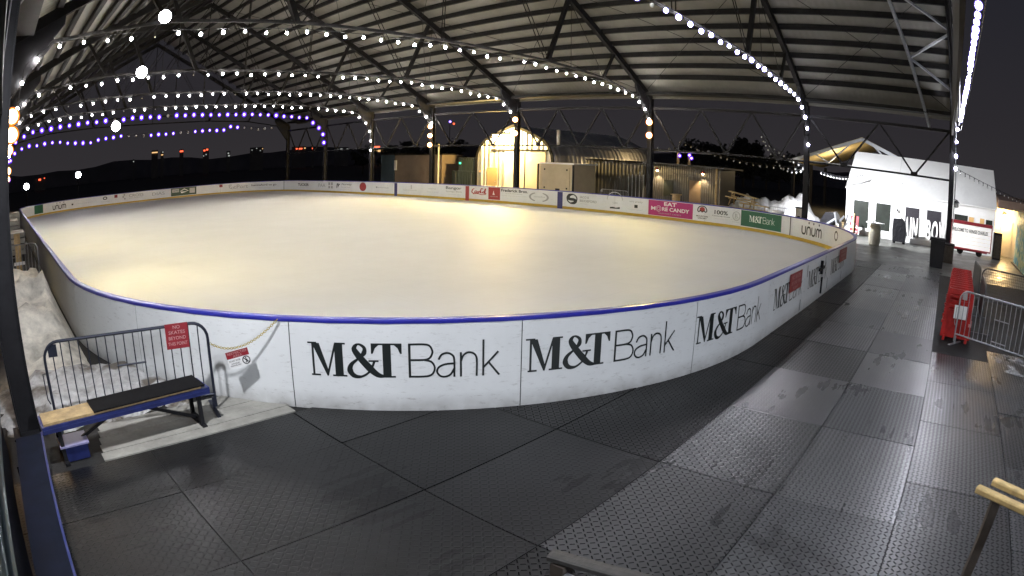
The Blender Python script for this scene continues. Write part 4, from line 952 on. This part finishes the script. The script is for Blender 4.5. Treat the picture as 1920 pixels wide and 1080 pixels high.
MB().ball((HX - .16, 34.45, 1.75), .09, 10, 8).build('lamp_globe', amberl, L2, True); MB().box(HX - .1, HX - .065, 34.4, 34.5, 1.5, 1.7).build('lamp_base', galv, L2)
T = thing('concession_trailer', 'cream box trailer with closed serving hatch in front of the hut', 'trailer', (34.2, 25, 0))
crm = mat('cream_panel', (.50, .42, .28), .5, 0, .08, 1.5)
MB().box(33.0, 35.6, 23.62, 26.3, .45, 2.5).build('body', crm, T); MB().box(32.94, 35.7, 23.5, 26.4, 2.51, 2.6).build('roof', paper, T)
ht = MB().box(32.96, 32.998, 23.85, 26.05, .65, 2.3).build('hatch', crm, T)
for y in (24.05, 25.85):
    for z in (.95, 2.15): MB().box(32.94, 32.958, y - .05, y + .05, z - .05, z + .05).build('hatch_bolt', steel, ht)
MB().box(32.94, 32.958, 24.6, 24.95, .8, .92).build('hatch_lock', blackp, ht)
for y in (23.5, 26.33): MB().box(32.9, 32.99, y, y + .1, 0, 2.5).build('corner_post', blackp, T)
for x in (33.6, 34.8): MB().tube([(x, 23.7, .36), (x, 23.95, .36)], .36, 14).build('wheel', blackp, T)
T = thing('shipping_container', 'dark shipping container between the cream trailer and the lit bar', 'container', (37.2, 22, 0))
MB().box(36.0, 38.4, 20.0, 24.6, .1, 2.85).build('body', contd, T); MB().box(35.9, 38.5, 19.9, 24.7, 2.855, 2.97).build('roof', steel, T)
for i in range(5): MB().tube([(35.95, 20.1 + i * .28, .2), (35.95, 20.1 + i * .28, 2.1)], .03, 6).build('door_bar', galv, T)
T = thing('bar_hut', 'dark corrugated bar hut lit by two downlights behind the pink banner', 'hut', (37.2, 17.1, 0))
MB().box(36.0, 38.6, 14.6, 19.6, 0, 2.85).build('wall', corr, T); MB().box(35.3, 38.8, 14.1, 19.8, 2.86, 2.96).build('roof', darkgalv, T)
MB().box(35.96, 35.999, 15.95, 16.75, .05, 2.0).build('door', tan, T); MB().box(35.96, 35.999, 17.9, 18.6, .9, 1.9).build('window', glassd, T)
for y in (14.55, 19.35): MB().box(35.3, 35.42, y, y + .1, 0, 2.86).build('post', wood, T)
dpow = []
for i, y in enumerate((19.0, 15.75)):
    L2 = thing('wall_lamp', ('left' if i == 0 else 'right') + ' downlight shining on the dark bar hut wall', 'lamp', (35.85, y, 2.5), 0, 'downlights on the bar hut')
    MB().lathe([(.05, .16), (.14, .0), (.14, -.02)], (35.8, y, 2.5), 12).build('lamp_shade', maroon, L2); MB().ball((35.8, y, 2.47), .075, 10, 6).build('lamp_globe', lampW, L2, True)
    dpow.append((35.72, y, 2.36))
T = thing('light_bar', 'rooftop bar of small violet stage lamps above the bar hut', 'stage lights', (36.3, 17.3, 2.97))
MB().tube([(36.3, 15.4, 3.75), (36.3, 19.6, 3.75)], .05, 8).build('cross_bar', galv, T)
for y in (16.95, 17.75): MB().bar((36.3, y, 2.97), (36.3, y, 3.75), .14, .1).build('post', wood, T)
for y, z in ((17.6, 3.5), (16.9, 3.58), (16.75, 3.4)): MB().ball((36.2, y, z), .13, 10, 8).build('lamp_globe', bulbP, T, True)
for y in (15.6, 16.3, 18.4, 19.2): MB().lathe([(.05, 0), (.09, .12), (.03, .2)], (36.3, y, 3.8), 8).build('lamp_can', galv, T)
T = thing('patio_heater', 'round pale bar table with a lit top in front of the bar hut door', 'bar table', (34.6, 17.0, 0))
MB().lathe([(.36, 1.06), (.36, 1.12)], (34.6, 17.0, 0), 18).build('table_top', wood, T); MB().lathe([(.24, 0), (.27, .5), (.24, 1.055)], (34.6, 17.0, 0), 14).build('barrel', wood, T); T.name = 'bar_table'
cb_ = copy_tree(g1); put(cb_, (33.6, 21.9), (33.5, 19.8)); cb_['label'] = 'amber lit crowd barrier in front of the dark container'
cb_ = copy_tree(g1); put(cb_, (33.4, 10.5), (33.2, 8.9)); cb_['label'] = 'crowd barrier standing in front of the snow bank'
def picnic():
    T = thing('picnic_table', 'timber picnic table', 'picnic table', (0, 0, 0), 0, 'picnic tables by the snow bank')
    tp = MB()
    for k in range(5): tp.box(-.37 + .15 * k, -.23 + .15 * k, -.9, .9, .72, .76)
    tp.build('table_top', woodp, T)
    for s in (-1, 1): MB().box(s * .72 - .13, s * .72 + .13, -.9, .9, .43, .47).build('seat', woodp, T)
    for y in (-.65, .65): MB().bar((-.62, y, 0), (-.2, y, .72), .05, .09).bar((.62, y, 0), (.2, y, .72), .05, .09).bar((-.82, y, .4), (.82, y, .4), .05, .09).build('leg_frame', wood, T)
    return T
p0 = picnic()
for i, (x, y, z, rx, lab) in enumerate(((33.6, 13.4, 0, .05, 'picnic table standing nearest the bar hut'), (34.3, 11.7, .25, .3, 'picnic table tilted on the snow, between two others'), (32.9, 10.9, 0, -.1, 'picnic table nearest the white tub'), (34.6, 12.6, .76, .1, 'picnic table stacked on top of the others'))):
    o = p0 if i == 0 else copy_tree(p0)
    o.location = (x, y, z); o.rotation_euler = (.05 * i, 0, rx); o['label'] = lab
T = thing('white_tub', 'round white lidded tub showing above the green banner', 'tub', (31, 9.16, 0))
MB().lathe([(.28, 0), (.3, .9), (.33, .92), (.33, 1.0), (.2, 1.04)], (31, 9.16, 0), 18).build('body', paper, T, True)
T = thing('white_cabinet', 'narrow pale cabinet standing left of the second far column', 'cabinet', (31, 7.95, 0))
MB().box(30.8, 31.2, 7.75, 8.12, 0, 1.28).build('body', barrelm, T); MB().box(30.77, 31.23, 7.72, 8.15, 1.285, 1.34).build('lid', steel, T); MB().box(30.785, 30.799, 7.85, 8.0, .75, .9).build('emblem', steel, T)
T = thing('scrap_heap', 'dark heap of covered equipment between the column and the tent', 'covered heap', (34, 6.7, 0))
q = MB()
for i in range(14):
    a = Vector((33.2 + rnd.random() * 1.6, 6.0 + rnd.random() * 1.2, rnd.random() * .6)); b = a + Vector((rnd.uniform(-.5, .5), rnd.uniform(-.6, .6), rnd.uniform(.2, .8))); q.bar(a, b, .06, .1)
q.build('bent_frames', galv, T); MB().prism([(6.1, 0), (7.4, 0), (7.3, .7), (7.0, 1.15), (6.55, 1.2), (6.25, .8)], 0, 33.5, 34.8).build('cover', blackbag, T)
T = thing('tan_container', 'long tan container wall beyond the left part of the far boards', 'container', (37.2, 42.5, 0))
MB().box(36.0, 38.4, 39.0, 45.3, .1, 3.05).build('body', tan, T); MB().box(35.95, 38.45, 38.95, 45.35, 3.055, 3.15).build('roof', steel, T)
T = thing('site_office', 'blue grey corrugated cabin left of the tan container', 'cabin', (37.2, 46.5, 0))
MB().box(36.0, 38.4, 45.4, 47.4, .1, 3.1).build('body', bluecorr, T); MB().box(35.95, 38.45, 45.38, 47.45, 3.105, 3.2).build('roof', steel, T); MB().box(35.95, 35.999, 45.0, 45.35, 1.7, 2.6).build('notice', paper, T)
T = thing('steel_box', 'lower dark green steel box beside the hut', 'steel box', (36.8, 36.3, 0), 0, 'stacked green steel boxes')
MB().box(36.0, 37.8, 35.1, 37.75, .1, 1.72).build('body', contg, T)
for y in (35.5, 37.3): MB().box(35.95, 35.999, y, y + .12, .3, 1.6).build('corner_post', darkgalv, T)
T = thing('steel_box', 'upper dark green steel box carrying the small green light', 'steel box', (36.8, 36, 1.72), 0, 'stacked green steel boxes')
MB().box(36.05, 37.8, 35.0, 37.05, 1.73, 2.75).build('body', contg, T); MB().box(36.0, 37.85, 34.95, 37.1, 2.755, 2.82).build('lid', darkgalv, T)
T = thing('exit_light', 'small glowing green light on the upper steel box', 'light', (36, 36.78, 2.36))
MB().box(35.96, 36.045, 36.65, 36.92, 2.25, 2.47).build('lamp_base', blackp, T); MB().box(35.93, 35.958, 36.68, 36.89, 2.28, 2.44).build('lens', greenl, T)
T = thing('light_pole', 'thin pale pole standing left of the green boxes', 'pole', (36, 39.45, 0))
MB().tube([(35.6, 39.0, -.02), (35.6, 39.0, 3.95)], .075, 10).build('pole', mat('pale_pole', (.5, .46, .36), .5), T); MB().box(35.5, 35.7, 38.9, 39.1, -.016, .03).build('base_plate', darkgalv, T)
# second gabled shed in the distance
T = thing('train_shed', 'distant open shed with amber lit gable behind the white tent', 'shed', (66, 8.5, 0))
for s in (-1, 1):
    MB().prism([(8.5, 7.2), (8.5 + s * 7.6, 4.4), (8.5 + s * 7.6, 4.5), (8.5, 7.32)], 0, 58, 74).build('roof_sheet', tan if s < 0 else mat('lamp_tinted_boards', (.5, .42, .25), .6, 0, .3, 1), T)  # left slope is paler: the amber lamp glow is put into its colour
    MB().bar((58, 8.5, 7.1), (58, 8.5 + s * 7.6, 4.35), .2, .3).bar((58, 8.5 + s * 3.5, 4.6), (58, 8.5 + s * 1.2, 6.6), .12, .14).bar((58, 8.5 + s * 3.5, 4.6), (58, 8.5 + s * 5, 5.3), .12, .14).build('rafter', galv, T)
    for x in (58, 66, 74): MB().box(x - .15, x + .15, 8.5 + s * 7.2 - .15, 8.5 + s * 7.2 + .15, 0, 4.4).build('column', steel, T)
MB().bar((58, 1.2, 4.5), (58, 15.8, 4.5), .12, .16).build('bottom_chord', galv, T)

# ------------------------------------------------------------------ distance: hills, city, trees
q = MB(); pr_ = []
for i in range(61):
    a = R(-8 + 116 * i / 60); d_ = 330; hgt = 8.6 + 1.2 * math.sin(i * .7) + .7 * math.sin(i * 1.9 + 1)
    pr_.append((Vector((math.sin(a) * d_, math.cos(a) * d_, -1)), hgt))
for (a, ha), (b, hb) in zip(pr_, pr_[1:]):
    c_ = a * 1.15; e_ = b * 1.15; q.add([a, b, b + Vector((0, 0, hb + 1)), a + Vector((0, 0, ha + 1)), c_ + Vector((0, 0, 1 - c_.z + ha * .5)), e_ + Vector((0, 0, 1 - e_.z + hb * .5))], [(0, 1, 2, 3), (3, 2, 5, 4)])
struct('hills', q, mat('snowy_night_hills', (.22, .22, .24), .95, 0, .35, .03))
def far_building(label, x, y, w, h, lights, d_=8):
    T = thing('office_building', label, 'building', (x, y, 0), 0, 'far buildings with night lights')
    f = Vector((-x, -y, 0)).normalized(); sd = Vector((-f.y, f.x, 0)); c = Vector((x, y, 0))
    MB().hexa([c - sd * w / 2, c + sd * w / 2, c + sd * w / 2 - f * d_, c - sd * w / 2 - f * d_] + [p_ + Vector((0, 0, h)) for p_ in (c - sd * w / 2, c + sd * w / 2, c + sd * w / 2 - f * d_, c - sd * w / 2 - f * d_)]).build('wall', bldm, T)
    for u, z, ww, hh, m in lights:
        p_ = c + sd * u + f * .1; MB().hexa([p_ - sd * ww / 2 + Vector((0, 0, z)), p_ + sd * ww / 2 + Vector((0, 0, z)), p_ + sd * ww / 2 + f * .1 + Vector((0, 0, z)), p_ - sd * ww / 2 + f * .1 + Vector((0, 0, z)),
                                              p_ - sd * ww / 2 + Vector((0, 0, z + hh)), p_ + sd * ww / 2 + Vector((0, 0, z + hh)), p_ + sd * ww / 2 + f * .1 + Vector((0, 0, z + hh)), p_ - sd * ww / 2 + f * .1 + Vector((0, 0, z + hh))]).build('lit_window', m, T)
whl = bulbmat('pale_window_light', (.8, .85, .8), (.3, .3, .3), .5)
CITY = [('amber window row', 69.35, 250.6, 10.3, [(0, 0, 2.6, .45, amberl)]), ('amber and white windows, tallest of the skyline', 72.6, 249.6, 9.6, [(0, -.5, .9, .4, amberl), (.3, .6, .5, .4, whl)]),
 ('single red sign', 81, 247, 9.8, [(0, 0, 1.5, .6, redl)]), ('cluster of red lights over two white ones', 91.4, 243.4, 9.4, [(-.7, 0, .8, .6, redl), (.5, .3, .9, .6, redl), (.1, -1.6, .5, .4, whl), (-1, -2.1, .4, .4, whl)]),
 ('two dull white windows', 100.7, 239.7, 7.6, [(0, 0, .6, .5, whl), (.3, -1, .8, .5, whl)]), ('long orange sign', 128.2, 226.2, 7.8, [(0, 0, 3.0, .5, redl), (2.6, .2, .6, .4, amberl)]), ('small pink light', 133.4, 223.2, 7.7, [(0, 0, .7, .5, redl)]),
 ('row of pale lights', 143.6, 216.7, 6.8, [(-2, 0, 1.6, .3, whl), (0, .3, 1.0, .3, whl), (2.5, .1, .7, .4, whl)]), ('pink light at the left edge', 16.6, 259.5, 4.0, [(0, 0, 1.1, .7, redl), (2.2, .6, .5, .3, redl)]),
 ('one dim white light left of the rest', 60, 253, 7.4, [(0, 0, .4, .4, whl)]), ('scatter of dim lights', 112, 234.6, 8.4, [(-2, 0, .4, .3, whl), (0, .6, .4, .3, whl), (1.6, -.4, .4, .3, whl), (2.6, .3, .3, .3, amberl)])]
for lab, x, y, z, ls in CITY:
    w_ = max(abs(u) + ww / 2 for u, v, ww, hh, m in ls) * 2 + .3
    far_building('far dark building with ' + lab, x, y, w_, z + 1.2, [(u, z + v, ww, hh, m) for u, v, ww, hh, m in ls], 3)
T = thing('canopy', 'far lit filling station canopy with a red sign left of the tan container', 'canopy', (155.6, 208.3, 0))
f_ = Vector((-.6, -.8, 0)); s_ = Vector((.8, -.6, 0)); c_ = Vector((157.5, 206.5, 0))
MB().bar(c_ - s_ * 5 + Vector((0, 0, 6.0)), c_ + s_ * 5 + Vector((0, 0, 6.0)), 4, .8).build('roof', amberl, T); MB().bar(c_ - s_ * 3.4 + Vector((0, 0, 7.6)), c_ - s_ * 1.2 + Vector((0, 0, 7.6)), .4, .8).build('sign_panel', redl, T)
for k in (-3.5, 3.5): MB().bar(c_ + s_ * k, c_ + s_ * k + Vector((0, 0, 5.6)), .4).build('post', bldm, T)
T = thing('radio_mast', 'thin far mast with a violet and red light in the sky', 'mast', (178.4, 189, 0))
MB().tube([(178.4, 189, 0), (178.4, 189, 17.6)], .15, 6).build('mast', bldm, T); MB().ball((178.4, 189, 17.9), .6, 8, 6).build('beacon', bulbP, T); MB().ball((179.6, 188, 17.0), .45, 8, 6).build('beacon', redl, T)

def tree(label, x, y, h, seed, group='dark trees on the skyline'):
    r2 = random.Random(seed); T = thing('tree', label, 'tree', (x, y, 0), 0, group)
    tk = MB(); top = Vector((x, y, h * .8)); tk.tube([(x, y, -.1), (x + .1, y, h * .35), top], [h * .035, h * .025, h * .008], 7)
    for i in range(7):
        z = h * (.3 + .07 * i); a = r2.random() * 6.28; l = h * .22
        tk.tube([(x, y, z), (x + math.cos(a) * l, y + math.sin(a) * l, z + l * .7)], [h * .012, h * .004], 5)
    tk.build('trunk', woodd, T)
    c = MB(); cl = [(r2.gauss(0, .2) * h, r2.gauss(0, .2) * h, h * r2.uniform(.32, .92)) for _ in range(16)]
    for cx, cy_, cz in cl:
        k_ = 1 - abs(cz / h - .6)
        for _ in range(60):
            p_ = Vector((x + cx * k_ + r2.gauss(0, .07) * h, y + cy_ * k_ + r2.gauss(0, .07) * h, cz + r2.gauss(0, .055) * h)); s_ = h * .055
            a = Vector((r2.gauss(0, 1), r2.gauss(0, 1), r2.gauss(0, 1))).normalized() * s_; b = a.orthogonal().normalized() * s_ * .8
            c.add([p_ - a, p_ + b, p_ + a, p_ - b], [(0, 1, 2, 3)])
    c.build('crown', treem, T)
for i, (x, y, h) in enumerate(((108.6, 51, 7.0), (109.6, 48.6, 8.4), (110.5, 45.8, 7.2), (111.6, 43, 8.0), (112.8, 40.9, 9.0), (113.5, 39, 7.4), (114.2, 36.5, 7.0), (115, 34, 7.6), (115.8, 31.5, 7.2), (74, 95, 5.6), (77, 92, 6.0), (80, 89.5, 5.6), (83, 86.8, 6.3), (70, 98, 5.4))):
    tree(('wide' if i % 2 else 'narrow') + ' dark tree on the skyline ' + ('between the bar hut and the lit column' if i < 9 else 'above the tan container'), x, y, h, i, 'trees above the ' + ('snow bank' if i < 9 else 'containers') + (', wide' if i % 2 else ', narrow'))

# ------------------------------------------------------------------ light
def lamp(name, kind, loc, energy, color, size=.1, target=None, ang=90, blend=.5, parent=None):
    l = bpy.data.lights.new(name, kind); l.energy = energy; l.color = color; l.shadow_soft_size = size
    o = bpy.data.objects.new(name, l); col.objects.link(o); o.location = loc
    if kind == 'SPOT':
        l.spot_size = R(ang); l.spot_blend = blend
        o.rotation_euler = (Vector(target) - Vector(loc)).to_track_quat('-Z', 'Y').to_euler()
    return o
AMB = (1, .70, .25)
lamp('hut_lamp', 'POINT', (34.9, 31.9, 4.25), 6200, AMB, .18)
for x, y, z, e in ((.35, 15.6, 4.6, 1700), (.35, 24.8, 4.4, 1200), (.35, 32.6, 4.2, 800)): lamp('column_lamp_light', 'SPOT', (x, y, z), e, (1, .80, .24), .15, (28, y + 2, z - 7), 140, 1.)
for y, z in ((16.07, 4.6), (25.24, 4.7), (32.89, 4.3)): lamp('column_lamp_light', 'SPOT', (28.9, y - .1, z), 1500, (1, .80, .24), .15, (3, y + 1, z - 7), 140, 1.)
flood('white floodlight on the near wall girder over the bench', (.05, 4.4, 5.2), (4.0, 5.6, .3), .2, 1500, (.95, .96, 1), 160, group='floodlight over the bench')
for i, p_ in enumerate(dpow): lamp('bar_downlight', 'SPOT', p_, 500, (1, .72, .38), .05, (p_[0] + .12, p_[1], 0), 100)
for k in range(24): lamp('string_bulb_light', 'POINT', (3.2 + 1.1 * k, -.92, 6.52), 40, (.80, .85, 1), .03)
lamp('shed_lamp', 'POINT', (37.1, -4.3, 2.25), 420, (1, .66, .28), .12)
lamp('train_shed_lamp', 'POINT', (62, 11.5, 4.0), 900, (1, .75, .4), .2)
T = thing('wall_lamp', 'hidden warm lamp behind the dark container, glowing on the ribbed hut side', 'lamp', (46.5, 26.6, 2.6))
MB().box(46.4, 46.6, 26.5, 26.7, 2.3, 2.5).build('lamp_base', blackp, T); MB().ball((46.5, 26.6, 2.62), .11, 10, 8).build('lamp_globe', lampW, T, True)
lamp('hut_side_lamp', 'POINT', (46.5, 26.2, 2.9), 500, (1, .72, .36), .12)
T = thing('lamp_post', 'tall post behind the camera carrying a white floodlight towards the boards', 'lamp post', (2.5, -10.3, 0))
MB().tube([(2.5, -10.3, -.02), (2.5, -10.3, 6.3)], .07).build('pole', steel, T); MB().tube([(2.5, -10.3, 6.1), (2.5, -10.1, 6.1)], .04).build('arm', steel, T)
flood('white floodlight on the post behind the camera, aimed at the boards', (2.5, -9.9, 6.1), (8, 4, .5), .2, 5000, (.88, .92, 1), 95, group='floodlight behind the camera')
FL = flood('white floodlight on the back of the lit far column, aimed at the tent', (29.85, 7.27, 4.3), (36.2, 4.6, .9), .11, 10500, (.93, .95, 1), 110, group='floodlight on the far column')
lamp('bench_lamp', 'SPOT', (-.35, 12.0, 2.6), 60, (1, .55, .2), .1, (.3, 5.6, .2), 50)

w = bpy.data.worlds.new('World'); scene.world = w; w.use_nodes = True; nt = w.node_tree
bg = nt.nodes['Background']; tc = nt.nodes.new('ShaderNodeTexCoord'); sp_ = nt.nodes.new('ShaderNodeSeparateXYZ'); nt.links.new(tc.outputs['Generated'], sp_.inputs[0])
rm = nt.nodes.new('ShaderNodeValToRGB'); el = rm.color_ramp.elements
el[0].position = 0.0; el[0].color = (.031, .028, .031, 1); el[1].position = .5; el[1].color = (.012, .0135, .021, 1)
k_ = el.new(.12); k_.color = (.025, .023, .027, 1)
nt.links.new(sp_.outputs[2], rm.inputs[0]); nt.links.new(rm.outputs[0], bg.inputs['Color']); bg.inputs['Strength'].default_value = 1.0

scene.view_settings.view_transform = 'Standard'; scene.view_settings.look = 'None'; scene.view_settings.gamma = 1; scene.view_settings.exposure = 0
scene.render.engine = 'CYCLES'
scene.cycles.use_denoising = True; scene.cycles.max_bounces = 5; scene.cycles.diffuse_bounces = 3; scene.cycles.glossy_bounces = 3
scene.cycles.sample_clamp_indirect = 4; scene.cycles.caustics_reflective = False; scene.cycles.caustics_refractive = False
